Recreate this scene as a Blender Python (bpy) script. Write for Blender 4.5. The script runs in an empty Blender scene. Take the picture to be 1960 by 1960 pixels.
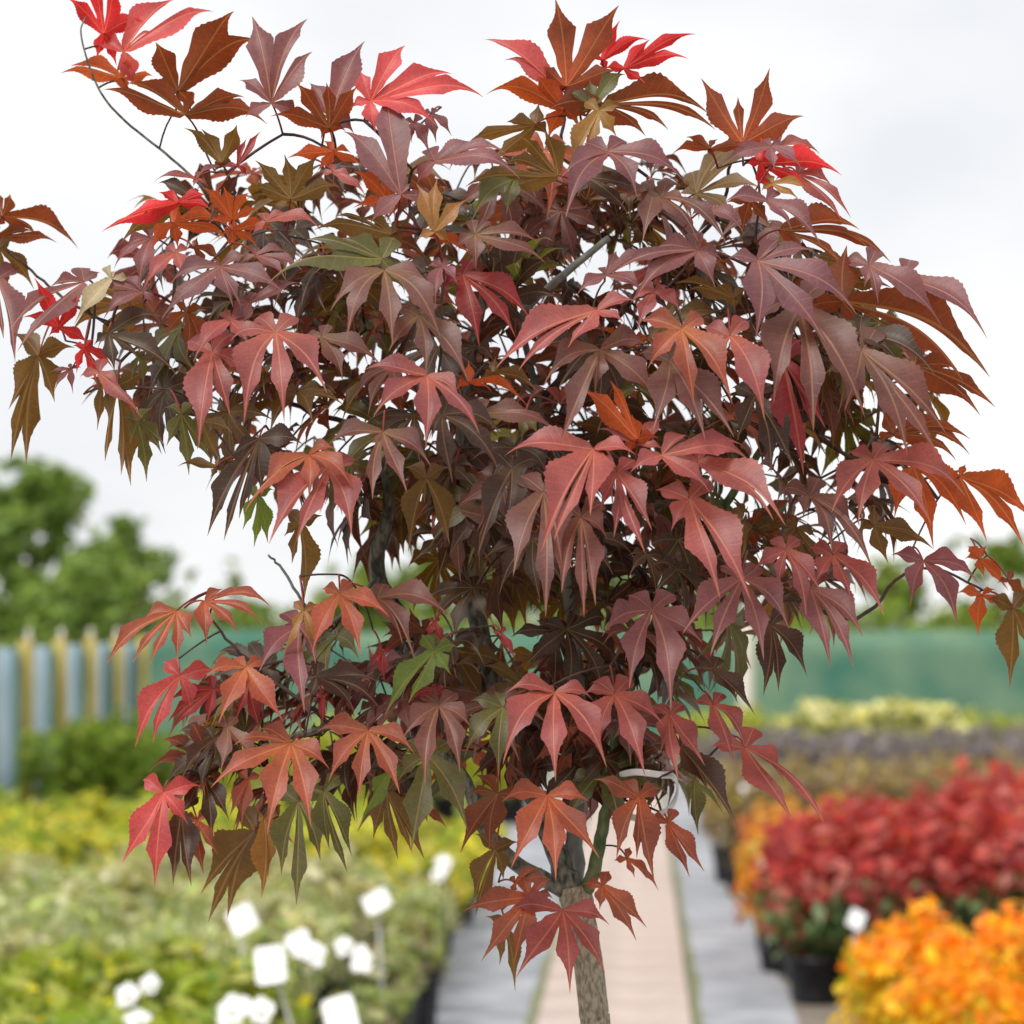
import bpy, math, random
import numpy as np
from mathutils import Vector

scene = bpy.context.scene
col = scene.collection
R = math.radians

# ------------------------------------------------------------------ camera
cam_data = bpy.data.cameras.new('camera')
cam = bpy.data.objects.new('camera', cam_data)
col.objects.link(cam)
cam.location = (0, 0, 1.5)
cam.rotation_euler = (R(90 + 2.05), 0, 0)
cam_data.sensor_width = 36
cam_data.lens = 108
cam_data.clip_start = 0.05
cam_data.clip_end = 3000
cam_data.dof.use_dof = True
cam_data.dof.focus_distance = 2.82
cam_data.dof.aperture_fstop = 7.2
scene.camera = cam
scene.render.resolution_x = 1024
scene.render.resolution_y = 1024

# ------------------------------------------------------------------ sky, sun, exposure
SUN_EL, SUN_AZ = R(52), R(215)        # azimuth clockwise from +Y
world = bpy.data.worlds.new('World')
scene.world = world
world.use_nodes = True
nt = world.node_tree
nt.nodes.clear()
w_out = nt.nodes.new('ShaderNodeOutputWorld')
w_bg = nt.nodes.new('ShaderNodeBackground')
w_bg.inputs['Strength'].default_value = 0.1
sky = nt.nodes.new('ShaderNodeTexSky')
sky.sky_type = 'NISHITA'
sky.sun_disc = False
sky.sun_elevation = SUN_EL
sky.sun_rotation = SUN_AZ
w_tc = nt.nodes.new('ShaderNodeTexCoord')
w_map = nt.nodes.new('ShaderNodeMapping')
w_map.inputs['Scale'].default_value = (1, 1, 2.2)
w_n = nt.nodes.new('ShaderNodeTexNoise')
w_n.inputs['Scale'].default_value = 5.5
w_n.inputs['Detail'].default_value = 5
w_n.inputs['Roughness'].default_value = 0.5
w_r = nt.nodes.new('ShaderNodeValToRGB')
w_r.color_ramp.elements[0].position = 0.33
w_r.color_ramp.elements[0].color = (7.7, 7.85, 8.15, 1)
w_r.color_ramp.elements[1].position = 0.62
w_r.color_ramp.elements[1].color = (9.5, 9.5, 9.5, 1)
w_mix = nt.nodes.new('ShaderNodeMixRGB')
w_mix.inputs[0].default_value = 0.95
L = nt.links.new
L(w_tc.outputs['Generated'], w_map.inputs['Vector'])
L(w_map.outputs[0], w_n.inputs['Vector'])
L(w_n.outputs['Fac'], w_r.inputs[0])
L(sky.outputs[0], w_mix.inputs[1])
L(w_r.outputs[0], w_mix.inputs[2])
L(w_mix.outputs[0], w_bg.inputs['Color'])
L(w_bg.outputs[0], w_out.inputs['Surface'])

sun_d = bpy.data.lights.new('sun', 'SUN')
sun_d.energy = 2.2
sun_d.angle = R(24)
sun_d.color = (1.0, 0.96, 0.9)
sun = bpy.data.objects.new('sun', sun_d)
col.objects.link(sun)
sd = Vector((math.sin(SUN_AZ) * math.cos(SUN_EL), math.cos(SUN_AZ) * math.cos(SUN_EL), math.sin(SUN_EL)))
sun.rotation_euler = sd.to_track_quat('Z', 'Y').to_euler()
sun.location = (0, 0, 8)

vs = scene.view_settings
vs.view_transform = 'Standard'
vs.look = 'None'
vs.exposure = 0.2
vs.gamma = 1.0
vs.use_curve_mapping = False

rng = np.random.default_rng(11)
random.seed(4)

# ------------------------------------------------------------------ helpers
def tag(o, label=None, cat=None, group=None, kind=None):
    if label: o['label'] = label
    if cat: o['category'] = cat
    if group: o['group'] = group
    if kind: o['kind'] = kind
    return o

def empty(name, loc=(0, 0, 0), rz=0):
    o = bpy.data.objects.new(name, None)
    o.empty_display_size = 0.05
    col.objects.link(o)
    o.location = loc
    o.rotation_euler = (0, 0, rz)
    return o

def link(name, me, parent=None, loc=(0, 0, 0)):
    o = bpy.data.objects.new(name, me)
    col.objects.link(o)
    o.location = loc
    if parent: o.parent = parent
    return o

class MB:
    """collects faces, makes one mesh"""
    def __init__(s):
        s.v, s.f, s.mi, s.att, s.uv, s.n, s.sm = [], [], [], {}, [], 0, []
    def add(s, v, f, mi=0, uv=None, smooth=True, **att):
        v = np.asarray(v, float)
        s.v.append(v)
        for q in f: s.f.append([i + s.n for i in q])
        s.mi += [mi] * len(f)
        s.sm += [smooth] * len(f)
        s.uv.append(np.zeros((len(v), 2)) if uv is None else np.asarray(uv, float))
        for k in ('Col', 'Tcol'):
            a = att.get(k, (1, 1, 1))
            a = np.asarray(a, float)
            if a.ndim == 1: a = np.tile(a, (len(v), 1))
            s.att.setdefault(k, []).append(a)
        s.n += len(v)
    def mesh(s, name, mats, use_att=True, origin=(0, 0, 0)):
        me = bpy.data.meshes.new(name)
        v = np.concatenate(s.v) - np.asarray(origin, float)
        me.from_pydata(v.tolist(), [], s.f)
        for m in mats: me.materials.append(m)
        me.polygons.foreach_set('material_index', s.mi)
        me.polygons.foreach_set('use_smooth', s.sm)
        if use_att:
            for k, parts in s.att.items():
                a = me.attributes.new(k, 'FLOAT_COLOR', 'POINT')
                c = np.concatenate(parts)
                a.data.foreach_set('color', np.concatenate([c, np.ones((len(c), 1))], 1).ravel())
            uvl = me.uv_layers.new(name='UVMap')
            li = np.zeros(len(me.loops), int)
            me.loops.foreach_get('vertex_index', li)
            uvl.data.foreach_set('uv', np.concatenate(s.uv)[li].ravel())
        me.update()
        return me
    def box(s, c, h, mi=0, rz=0, bev=0.0, **att):
        cx, cy, cz = c; hx, hy, hz = h
        ca, sa = math.cos(rz), math.sin(rz)
        if bev <= 0:
            vs_ = [(x, y, z) for z in (-hz, hz) for (x, y) in ((-hx, -hy), (hx, -hy), (hx, hy), (-hx, hy))]
            f = [(3, 2, 1, 0), (4, 5, 6, 7), (0, 1, 5, 4), (1, 2, 6, 5), (2, 3, 7, 6), (3, 0, 4, 7)]
        else:
            b = bev
            def ring(z, k):
                x, y = hx - k, hy - k
                return [(-x, -y, z), (x, -y, z), (x, y, z), (-x, y, z)]
            vs_ = ring(-hz, 0) + ring(hz - b, 0) + ring(hz, b)
            f = [(3, 2, 1, 0), (8, 9, 10, 11)]
            for r0 in (0, 4):
                for i in range(4):
                    j = (i + 1) % 4
                    f.append((r0 + i, r0 + j, r0 + 4 + j, r0 + 4 + i))
        vs_ = [(cx + x * ca - y * sa, cy + x * sa + y * ca, cz + z) for x, y, z in vs_]
        s.add(vs_, f, mi, smooth=False, **att)
    def tube(s, pts, rad, n=8, mi=0, cap=True, lump=0.0, **att):
        pts = np.asarray(pts, float); m = len(pts)
        rad = np.broadcast_to(np.asarray(rad, float), (m,))
        tan = np.gradient(pts, axis=0)
        tan /= np.linalg.norm(tan, axis=1)[:, None] + 1e-12
        ref = np.array([0.31, 0.95, 0.05])
        vs_, uv = [], []
        for i in range(m):
            a = np.cross(tan[i], ref); a /= np.linalg.norm(a) + 1e-12
            b = np.cross(tan[i], a)
            for k in range(n):
                t = 2 * math.pi * k / n
                r = rad[i] * (1 + (rng.uniform(-lump, lump) if lump else 0))
                vs_.append(pts[i] + r * (math.cos(t) * a + math.sin(t) * b))
                uv.append((k / n, i / m))
        f = []
        for i in range(m - 1):
            for k in range(n):
                k2 = (k + 1) % n
                f.append((i * n + k, i * n + k2, (i + 1) * n + k2, (i + 1) * n + k))
        if cap:
            f.append(tuple(range(n - 1, -1, -1)))
            f.append(tuple(range((m - 1) * n, m * n)))
        s.add(vs_, f, mi, uv, **att)
    def lathe(s, prof, n=20, mi=0, c=(0, 0, 0), **att):
        vs_ = []
        for r, z in prof:
            for k in range(n):
                t = 2 * math.pi * k / n
                vs_.append((c[0] + r * math.cos(t), c[1] + r * math.sin(t), c[2] + z))
        f = []
        for i in range(len(prof) - 1):
            for k in range(n):
                k2 = (k + 1) % n
                f.append((i * n + k, i * n + k2, (i + 1) * n + k2, (i + 1) * n + k))
        s.add(vs_, f, mi, **att)

def catmull(pts, sub):
    pts = np.asarray(pts, float)
    p = np.concatenate([[2 * pts[0] - pts[1]], pts, [2 * pts[-1] - pts[-2]]])
    out = []
    for i in range(1, len(p) - 2):
        for k in range(sub):
            t = k / sub
            out.append(0.5 * ((2 * p[i]) + (-p[i-1] + p[i+1]) * t + (2*p[i-1] - 5*p[i] + 4*p[i+1] - p[i+2]) * t*t
                              + (-p[i-1] + 3*p[i] - 3*p[i+1] + p[i+2]) * t**3))
    out.append(pts[-1])
    return np.array(out)

# ------------------------------------------------------------------ materials
def new_mat(name):
    m = bpy.data.materials.new(name)
    m.use_nodes = True
    nt = m.node_tree
    nt.nodes.clear()
    return m, nt, nt.nodes.new('ShaderNodeOutputMaterial')

def noise_mat(name, c0, c1, scale=8.0, rough=0.8, bump=0.3, bscale=None, detail=6, spec=0.3, stretch=(1, 1, 1), lo=0.35, hi=0.65):
    m, nt, out = new_mat(name)
    N, K = nt.nodes.new, nt.links.new
    p = N('ShaderNodeBsdfPrincipled')
    tc = N('ShaderNodeTexCoord'); mp = N('ShaderNodeMapping'); mp.inputs['Scale'].default_value = stretch
    K(tc.outputs['Object'], mp.inputs[0])
    n = N('ShaderNodeTexNoise'); n.inputs['Scale'].default_value = scale; n.inputs['Detail'].default_value = detail
    K(mp.outputs[0], n.inputs['Vector'])
    r = N('ShaderNodeValToRGB')
    r.color_ramp.elements[0].position = lo; r.color_ramp.elements[1].position = hi
    r.color_ramp.elements[0].color = (*c0, 1); r.color_ramp.elements[1].color = (*c1, 1)
    K(n.outputs['Fac'], r.inputs[0]); K(r.outputs[0], p.inputs['Base Color'])
    p.inputs['Roughness'].default_value = rough
    p.inputs['Specular IOR Level'].default_value = spec
    if bump:
        n2 = N('ShaderNodeTexNoise'); n2.inputs['Scale'].default_value = bscale or scale * 3; n2.inputs['Detail'].default_value = 5
        K(mp.outputs[0], n2.inputs['Vector'])
        b = N('ShaderNodeBump'); b.inputs['Strength'].default_value = bump; b.inputs['Distance'].default_value = 0.01
        K(n2.outputs['Fac'], b.inputs['Height']); K(b.outputs[0], p.inputs['Normal'])
    K(p.outputs[0], out.inputs['Surface'])
    return m

def leaf_material():
    m, nt, out = new_mat('maple_leaf')
    N, K = nt.nodes.new, nt.links.new
    def math_(op, a, b=None, c=None):
        n = N('ShaderNodeMath'); n.operation = op
        for i, x in enumerate((a, b, c)):
            if x is None: continue
            if isinstance(x, (int, float)): n.inputs[i].default_value = x
            else: K(x, n.inputs[i])
        return n.outputs[0]
    ca = N('ShaderNodeAttribute'); ca.attribute_name = 'Col'
    ta = N('ShaderNodeAttribute'); ta.attribute_name = 'Tcol'
    uv = N('ShaderNodeUVMap'); uv.uv_map = 'UVMap'
    sp = N('ShaderNodeSeparateXYZ'); K(uv.outputs[0], sp.inputs[0])
    ax = math_('ABSOLUTE', sp.outputs[0])
    mr = N('ShaderNodeMapRange'); mr.interpolation_type = 'SMOOTHSTEP'
    K(ax, mr.inputs[0]); mr.inputs[1].default_value = 0.02; mr.inputs[2].default_value = 0.062
    mr.inputs[3].default_value = 1; mr.inputs[4].default_value = 0
    mid = mr.outputs[0]
    ph = math_('SUBTRACT', math_('MULTIPLY', sp.outputs[1], 11.0), math_('MULTIPLY', ax, 1.15))
    fr = math_('ABSOLUTE', math_('SUBTRACT', math_('FRACT', ph), 0.5))
    mr2 = N('ShaderNodeMapRange'); mr2.interpolation_type = 'SMOOTHSTEP'
    K(fr, mr2.inputs[0]); mr2.inputs[1].default_value = 0.0; mr2.inputs[2].default_value = 0.10
    mr2.inputs[3].default_value = 0.16; mr2.inputs[4].default_value = 0
    vein = math_('MAXIMUM', math_('MULTIPLY', mid, 0.8), mr2.outputs[0])
    tc = N('ShaderNodeTexCoord')
    n1 = N('ShaderNodeTexNoise'); n1.inputs['Scale'].default_value = 28; n1.inputs['Detail'].default_value = 6
    K(tc.outputs['Object'], n1.inputs['Vector'])
    n2 = N('ShaderNodeTexNoise'); n2.inputs['Scale'].default_value = 420; n2.inputs['Detail'].default_value = 3
    K(tc.outputs['Object'], n2.inputs['Vector'])
    g = N('ShaderNodeMapRange'); K(n1.outputs['Fac'], g.inputs[0])
    g.inputs[1].default_value = 0.3; g.inputs[2].default_value = 0.7; g.inputs[3].default_value = 0.72; g.inputs[4].default_value = 1.28
    g2 = N('ShaderNodeMapRange'); K(n2.outputs['Fac'], g2.inputs[0])
    g2.inputs[1].default_value = 0.3; g2.inputs[2].default_value = 0.7; g2.inputs[3].default_value = 0.86; g2.inputs[4].default_value = 1.14
    gg = math_('MULTIPLY', g.outputs[0], g2.outputs[0])
    def scale_col(c, f):
        v = N('ShaderNodeVectorMath'); v.operation = 'SCALE'
        K(c, v.inputs[0])
        if isinstance(f, (int, float)): v.inputs['Scale'].default_value = f
        else: K(f, v.inputs['Scale'])
        return v.outputs[0]
    base = scale_col(ca.outputs['Color'], gg)
    vc = N('ShaderNodeMixRGB'); vc.blend_type = 'ADD'; vc.inputs[0].default_value = 1
    K(scale_col(ca.outputs['Color'], 1.25), vc.inputs[1]); vc.inputs[2].default_value = (0.17, 0.10, 0.04, 1)
    mx = N('ShaderNodeMixRGB'); K(vein, mx.inputs[0]); K(base, mx.inputs[1]); K(vc.outputs[0], mx.inputs[2])
    p = N('ShaderNodeBsdfPrincipled')
    K(mx.outputs[0], p.inputs['Base Color'])
    p.inputs['Roughness'].default_value = 0.42
    p.inputs['Specular IOR Level'].default_value = 0.5
    hb = math_('ADD', math_('MULTIPLY', vein, -0.7), math_('MULTIPLY', n1.outputs['Fac'], 0.8))
    b = N('ShaderNodeBump'); b.inputs['Strength'].default_value = 0.35; b.inputs['Distance'].default_value = 0.002
    K(hb, b.inputs['Height']); K(b.outputs[0], p.inputs['Normal'])
    t = N('ShaderNodeBsdfTranslucent')
    mt = N('ShaderNodeMixRGB'); K(math_('MULTIPLY', vein, 0.5), mt.inputs[0])
    K(scale_col(ta.outputs['Color'], gg), mt.inputs[1]); mt.inputs[2].default_value = (0.75, 0.38, 0.1, 1)
    K(mt.outputs[0], t.inputs['Color'])
    ms = N('ShaderNodeMixShader'); ms.inputs[0].default_value = 0.36
    K(p.outputs[0], ms.inputs[1]); K(t.outputs[0], ms.inputs[2])
    K(ms.outputs[0], out.inputs['Surface'])
    return m

def foliage_material(name, rough=0.5, trans=0.42, spec=0.35):
    m, nt, out = new_mat(name)
    N, K = nt.nodes.new, nt.links.new
    ca = N('ShaderNodeAttribute'); ca.attribute_name = 'Col'
    p = N('ShaderNodeBsdfPrincipled'); p.inputs['Roughness'].default_value = rough
    p.inputs['Specular IOR Level'].default_value = spec
    tc = N('ShaderNodeTexCoord')
    n1 = N('ShaderNodeTexNoise'); n1.inputs['Scale'].default_value = 9; K(tc.outputs['Object'], n1.inputs['Vector'])
    g = N('ShaderNodeMapRange'); K(n1.outputs['Fac'], g.inputs[0])
    g.inputs[1].default_value = 0.3; g.inputs[2].default_value = 0.7; g.inputs[3].default_value = 0.75; g.inputs[4].default_value = 1.25
    v = N('ShaderNodeVectorMath'); v.operation = 'SCALE'; K(ca.outputs['Color'], v.inputs[0]); K(g.outputs[0], v.inputs['Scale'])
    K(v.outputs[0], p.inputs['Base Color'])
    t = N('ShaderNodeBsdfTranslucent')
    v2 = N('ShaderNodeVectorMath'); v2.operation = 'MULTIPLY'; K(v.outputs[0], v2.inputs[0]); v2.inputs[1].default_value = (1.45, 1.4, 0.9)
    K(v2.outputs[0], t.inputs['Color'])
    ms = N('ShaderNodeMixShader'); ms.inputs[0].default_value = trans
    K(p.outputs[0], ms.inputs[1]); K(t.outputs[0], ms.inputs[2]); K(ms.outputs[0], out.inputs['Surface'])
    return m

M_leaf = leaf_material()
M_fol = foliage_material('foliage')
M_stalk = noise_mat('leaf_stalk', (0.16, 0.025, 0.02), (0.34, 0.06, 0.04), 60, 0.5, 0)
M_twig = noise_mat('twig_bark', (0.035, 0.022, 0.02), (0.10, 0.06, 0.045), 60, 0.7, 0.3)
M_bark = noise_mat('bark', (0.30, 0.255, 0.175), (0.60, 0.52, 0.38), 300, 0.85, 0.9, 500, stretch=(1, 1, 0.4), lo=.38, hi=.6)
M_bark_dark = noise_mat('bark_dark', (0.05, 0.053, 0.042), (0.25, 0.25, 0.20), 190, 0.8, 0.7, 120, stretch=(1, 1, 0.4))
M_bark_green = noise_mat('bark_green', (0.05, 0.085, 0.03), (0.17, 0.21, 0.10), 120, 0.7, 0.4, 120, stretch=(1, 1, 0.4))
M_bark_grey = noise_mat('bark_grey', (0.13, 0.14, 0.13), (0.30, 0.31, 0.28), 60, 0.8, 0.5, 120, stretch=(1, 1, 0.4))
M_pot = noise_mat('black_plastic', (0.012, 0.012, 0.014), (0.03, 0.03, 0.034), 14, 0.45, 0.1)
M_soil = noise_mat('compost', (0.02, 0.013, 0.008), (0.07, 0.05, 0.032), 60, 0.95, 0.9)
M_slab = noise_mat('pink_slab', (0.44, 0.35, 0.31), (0.62, 0.51, 0.45), 4, 0.85, 0.35, 60)
M_membrane = noise_mat('grey_gravel', (0.27, 0.28, 0.31), (0.47, 0.48, 0.51), 3, 0.9, 0.6, 120)
M_moss = noise_mat('mossy_edge', (0.16, 0.18, 0.09), (0.30, 0.30, 0.19), 12, 0.95, 0.5)
M_ground = noise_mat('ground_soil', (0.16, 0.13, 0.10), (0.30, 0.26, 0.21), 1.5, 0.95, 0.6, 30)
M_post = noise_mat('treated_pine', (0.44, 0.34, 0.08), (0.66, 0.53, 0.17), 3, 0.8, 0.3, 30, stretch=(6, 6, 1))
M_panel = noise_mat('pale_blue_mesh', (0.42, 0.58, 0.67), (0.55, 0.69, 0.76), 2.5, 0.75, 0.2)
M_teal = noise_mat('teal_strip', (0.15, 0.33, 0.32), (0.24, 0.43, 0.42), 3, 0.7, 0.1)
M_net = noise_mat('green_netting', (0.06, 0.19, 0.135), (0.19, 0.30, 0.19), 1.3, 0.8, 0.4, 60)
M_pale = noise_mat('pale_post', (0.62, 0.58, 0.47), (0.78, 0.75, 0.64), 6, 0.7, 0.1)
M_white = noise_mat('white_plastic', (0.84, 0.84, 0.84), (0.92, 0.92, 0.92), 6, 0.4, 0)
M_stake = noise_mat('grey_stake', (0.45, 0.45, 0.44), (0.6, 0.6, 0.58), 8, 0.5, 0)

LEAVES = [  # kind, lobe width, pitch, base (mm), lobe tips (mm)
 ('r',1,-18,(-399,2984,2075),[(-433,2967,2106),(-407,2963,2126),(-387,2968,2122),(-359,2986,2086),(-407,2992,2051),(-388,2998,2045)]),
 ('q',1,22,(-380,2985,2057),[(-332,3015,2115),(-295,3018,2103),(-354,2998,2079)]),
 ('o',1,-36,(-316,2890,2002),[(-259,2846,2069),(-234,2874,2045),(-333,2851,2041)]),
 ('O',1,-26,(-382,2988,2032),[(-443,2997,2038),(-433,2992,2044),(-350,2981,2032),(-374,2976,2049)]),
 ('o',1,-28,(-305,2852,1973),[(-379,2836,1994),(-359,2834,1999),(-295,2843,1988),(-249,2844,1988),(-229,2859,1965)]),
 ('m',1,21,(-223,2834,1981),[(-244,2864,2068),(-191,2856,2064),(-186,2845,2031),(-254,2845,2004)]),
 ('o',1,-32,(-167,2792,1951),[(-220,2778,1959),(-195,2762,1986),(-168,2765,1988),(-140,2772,1985)]),
 ('m',1,30,(-169,2819,1966),[(-137,2849,2042),(-188,2838,2000)]),
 ('b',1,-20,(-269,2829,1925),[(-303,2825,1956),(-287,2821,1955),(-253,2811,1957)]),
 ('c',0.6,26,(-253,2822,1921),[(-233,2833,1954),(-246,2832,1947)]),
 ('b',1,-14,(-202,2790,1886),[(-234,2784,1920),(-207,2779,1925),(-175,2776,1924),(-156,2783,1895),(-240,2792,1895)]),
 ('m',1,42,(-271,2834,1923),[(-291,2822,1910),(-254,2830,1917)]),
 ('p',0.6,30,(-293,2844,1912),[(-333,2838,1907),(-296,2840,1904)]),
 ('r',0.8,-8,(-308,2821,1887),[(-380,2833,1861),(-359,2829,1873),(-326,2821,1896),(-282,2817,1893),(-278,2819,1880)]),
 ('d',1,23,(-298,2833,1896),[(-329,2842,1907),(-297,2835,1903)]),
 ('b',1,-29,(-314,2838,1882),[(-366,2855,1851),(-343,2839,1878)]),
 ('O',1,-36,(-255,2790,1867),[(-281,2771,1893),(-261,2768,1894),(-238,2770,1888),(-231,2781,1875),(-275,2793,1865)]),
 ('O',1,-31,(-312,2817,1867),[(-266,2818,1865),(-260,2828,1850),(-309,2832,1845),(-334,2833,1843)]),
 ('O',1,-31,(-256,2797,1858),[(-216,2802,1857),(-234,2809,1844),(-257,2810,1838)]),
 ('m',1,28,(-336,2850,1857),[(-370,2845,1828),(-345,2830,1807),(-361,2851,1846)]),
 ('p',1,39,(-308,2797,1837),[(-335,2778,1801),(-299,2777,1811)]),
 ('o',1,-23,(-292,2808,1844),[(-267,2816,1829),(-282,2817,1826)]),
 ('m',1,27,(-263,2765,1821),[(-315,2750,1771),(-309,2765,1804),(-250,2746,1782),(-243,2745,1783),(-204,2744,1794),(-237,2765,1829)]),
 ('m',1,42,(-233,2781,1833),[(-204,2764,1808),(-190,2774,1818),(-203,2786,1834)]),
 ('p',1,42,(-225,2793,1866),[(-174,2782,1856),(-204,2796,1872)]),
 ('o',1,-32,(-498,2988,1896),[(-488,2975,1916),(-428,3020,1868),(-467,3006,1879)]),
 ('o',1,-34,(-502,2991,1877),[(-447,3005,1872),(-469,2993,1882)]),
 ('b',1,-16,(-500,2983,1864),[(-469,3004,1826),(-494,3002,1816),(-513,2993,1829)]),
 ('m',1,28,(-503,2988,1835),[(-478,2948,1750),(-491,2959,1773),(-506,2953,1764)]),
 ('m',1,42,(-403,2882,1820),[(-463,2829,1770),(-456,2824,1749),(-389,2893,1830),(-433,2870,1813)]),
 ('r',0.8,-14,(-422,2851,1774),[(-443,2839,1819),(-456,2851,1783),(-403,2840,1803),(-394,2853,1758)]),
 ('t',1,25,(-371,2833,1818),[(-403,2821,1774),(-368,2835,1825)]),
 ('m',1,38,(-341,2832,1805),[(-376,2819,1778),(-388,2839,1805),(-360,2844,1819)]),
 ('o',1,-35,(-298,2808,1784),[(-321,2826,1760),(-302,2839,1744),(-286,2833,1751)]),
 ('m',1,33,(-238,2777,1790),[(-249,2758,1759),(-255,2768,1776),(-192,2789,1808)]),
 ('q',1,20,(-129,2788,1975),[(-98,2804,2029),(-55,2794,2001),(-26,2785,1978),(-124,2778,1944),(-68,2778,1950),(-148,2787,1967),(-139,2798,2004)]),
 ('m',0.75,28,(-100,2747,1884),[(-154,2788,1947),(-116,2799,1991),(-91,2750,1894)]),
 ('m',1,35,(-90,2802,1957),[(-74,2779,1923),(-92,2790,1937)]),
 ('m',1,39,(-74,2805,1966),[(-55,2790,1943),(-69,2785,1936)]),
 ('O',1,-23,(-162,2773,1927),[(-137,2779,1914),(-204,2777,1921),(-177,2782,1910),(-146,2774,1925)]),
 ('O',1,-34,(-108,2769,1878),[(-143,2753,1905),(-117,2753,1901),(-144,2775,1875),(-124,2777,1871)]),
 ('p',1,34,(-162,2765,1907),[(-132,2757,1884),(-144,2764,1900)]),
 ('r',0.8,-7,(-92,2776,1886),[(-102,2775,1892),(-86,2775,1894)]),
 ('y',1,19,(-69,2731,1848),[(-86,2746,1893),(-67,2746,1898),(-41,2737,1877)]),
 ('O',1,-30,(-69,2739,1847),[(-37,2748,1830),(-56,2745,1837)]),
 ('b',1,-14,(-109,2777,1852),[(-179,2772,1855),(-159,2769,1867),(-139,2772,1864)]),
 ('m',1,35,(-70,2769,1917),[(7,2743,1897),(-5,2760,1922),(-30,2773,1935)]),
 ('b',1,-26,(21,2784,1953),[(-43,2782,1933),(-18,2795,1919),(-5,2778,1954)]),
 ('b',1,-24,(42,2770,1904),[(-7,2758,1913),(9,2749,1935),(29,2749,1941),(-42,2763,1893),(-9,2772,1886)]),
 ('g',1,23,(3,2778,1903),[(-37,2758,1860),(-5,2765,1868)]),
 ('e',1,-22,(50,2801,1991),[(39,2766,2065),(97,2763,2058),(96,2790,2003),(27,2795,2008)]),
 ('q',1,15,(43,2812,1991),[(-25,2816,2037),(-7,2813,2017)]),
 ('r',0.7,-18,(83,2809,2017),[(99,2797,2051),(64,2806,2022),(126,2806,2034)]),
 ('r',0.7,-14,(103,2798,2007),[(126,2791,2032),(168,2791,2037),(162,2797,2015),(122,2802,1994),(85,2798,2006)]),
 ('O',1,-32,(47,2803,1970),[(-24,2796,1982),(33,2822,1944),(62,2812,1956),(21,2783,1998)]),
 ('g',1,25,(75,2794,1971),[(105,2811,2003),(71,2804,1997),(49,2796,1984)]),
 ('y',1,13,(79,2781,1965),[(50,2767,1907),(67,2773,1926),(95,2779,1941),(99,2784,1969)]),
 ('o',1,-23,(83,2793,1974),[(182,2815,1967),(188,2822,1954),(144,2815,1953),(123,2814,1947),(34,2787,1967)]),
 ('m',1,41,(86,2745,1922),[(47,2687,1854),(111,2718,1878),(153,2739,1895),(44,2716,1895)]),
 ('d',1,32,(67,2769,1903),[(106,2748,1864),(125,2758,1880),(59,2758,1884)]),
 ('n',1,30,(-33,2733,1846),[(30,2733,1820),(24,2741,1838),(-18,2742,1858),(-32,2717,1813)]),
 ('n',1,35,(-113,2710,1811),[(-104,2668,1741),(-62,2675,1746),(-144,2666,1745),(-159,2681,1772),(-74,2707,1800)]),
 ('g',1,24,(-116,2729,1824),[(-183,2726,1840),(-216,2705,1798),(-175,2715,1809),(-152,2731,1842)]),
 ('m',1,36,(-63,2740,1818),[(-68,2717,1782),(-48,2727,1799),(-76,2740,1817)]),
 ('c',1,22,(-44,2751,1812),[(18,2740,1768),(3,2734,1754),(-29,2728,1745),(-63,2745,1798)]),
 ('m',1,39,(84,2735,1810),[(58,2726,1791),(131,2740,1826),(118,2714,1788),(94,2750,1833)]),
 ('p',1,34,(75,2703,1775),[(-14,2683,1722),(6,2679,1720),(49,2685,1740),(99,2692,1762),(109,2703,1783)]),
 ('e',1,-17,(213,2827,1943),[(174,2815,2001),(236,2797,2007),(268,2805,1964),(208,2813,1983)]),
 ('o',1,-28,(180,2785,1931),[(212,2778,1929),(146,2796,1927),(158,2784,1941)]),
 ('m',1,29,(237,2797,1935),[(193,2795,1918),(263,2782,1913),(239,2785,1911)]),
 ('p',1,30,(247,2833,1941),[(289,2823,1921),(285,2828,1932),(273,2836,1946)]),
 ('r',1,-17,(228,2802,1921),[(303,2810,1910),(274,2813,1896),(242,2813,1892),(214,2802,1919)]),
 ('y',0.8,11,(237,2791,1900),[(261,2783,1884),(272,2781,1890)]),
 ('p',1,33,(265,2834,1914),[(295,2826,1903),(302,2805,1868),(311,2806,1870)]),
 ('m',1,29,(232,2783,1883),[(278,2759,1840),(194,2785,1882),(253,2768,1854)]),
 ('o',1,-35,(218,2799,1885),[(212,2824,1857),(196,2805,1884),(236,2813,1864)]),
 ('m',1,36,(174,2756,1871),[(208,2742,1847),(185,2759,1875)]),
 ('o',1,-21,(245,2804,1859),[(325,2807,1845),(348,2812,1830),(318,2801,1859),(306,2816,1826),(266,2809,1844)]),
 ('b',1,-17,(313,2839,1831),[(274,2842,1829),(278,2839,1838)]),
 ('m',1,29,(219,2728,1822),[(214,2691,1748),(276,2691,1744),(305,2706,1771),(192,2728,1823),(269,2734,1831),(239,2738,1842)]),
 ('n',1,42,(129,2757,1889),[(116,2716,1837),(98,2743,1873),(152,2762,1894)]),
 ('n',1,33,(134,2744,1881),[(165,2711,1836),(190,2703,1833),(158,2733,1872)]),
 ('m',1,29,(165,2725,1831),[(108,2699,1783),(180,2708,1795),(90,2710,1809),(126,2723,1831)]),
 ('m',1,29,(327,2803,1827),[(391,2786,1768),(321,2791,1805),(333,2785,1789)]),
 ('m',0.8,33,(362,2823,1818),[(431,2777,1756),(351,2826,1822)]),
 ('o',1,-31,(302,2798,1793),[(418,2838,1722),(442,2834,1726),(355,2816,1762),(323,2813,1769)]),
 ('b',1,-15,(305,2824,1814),[(351,2828,1808),(315,2830,1793),(299,2827,1802),(335,2823,1820)]),
 ('g',0.8,16,(282,2823,1800),[(308,2820,1789),(295,2819,1785)]),
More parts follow.
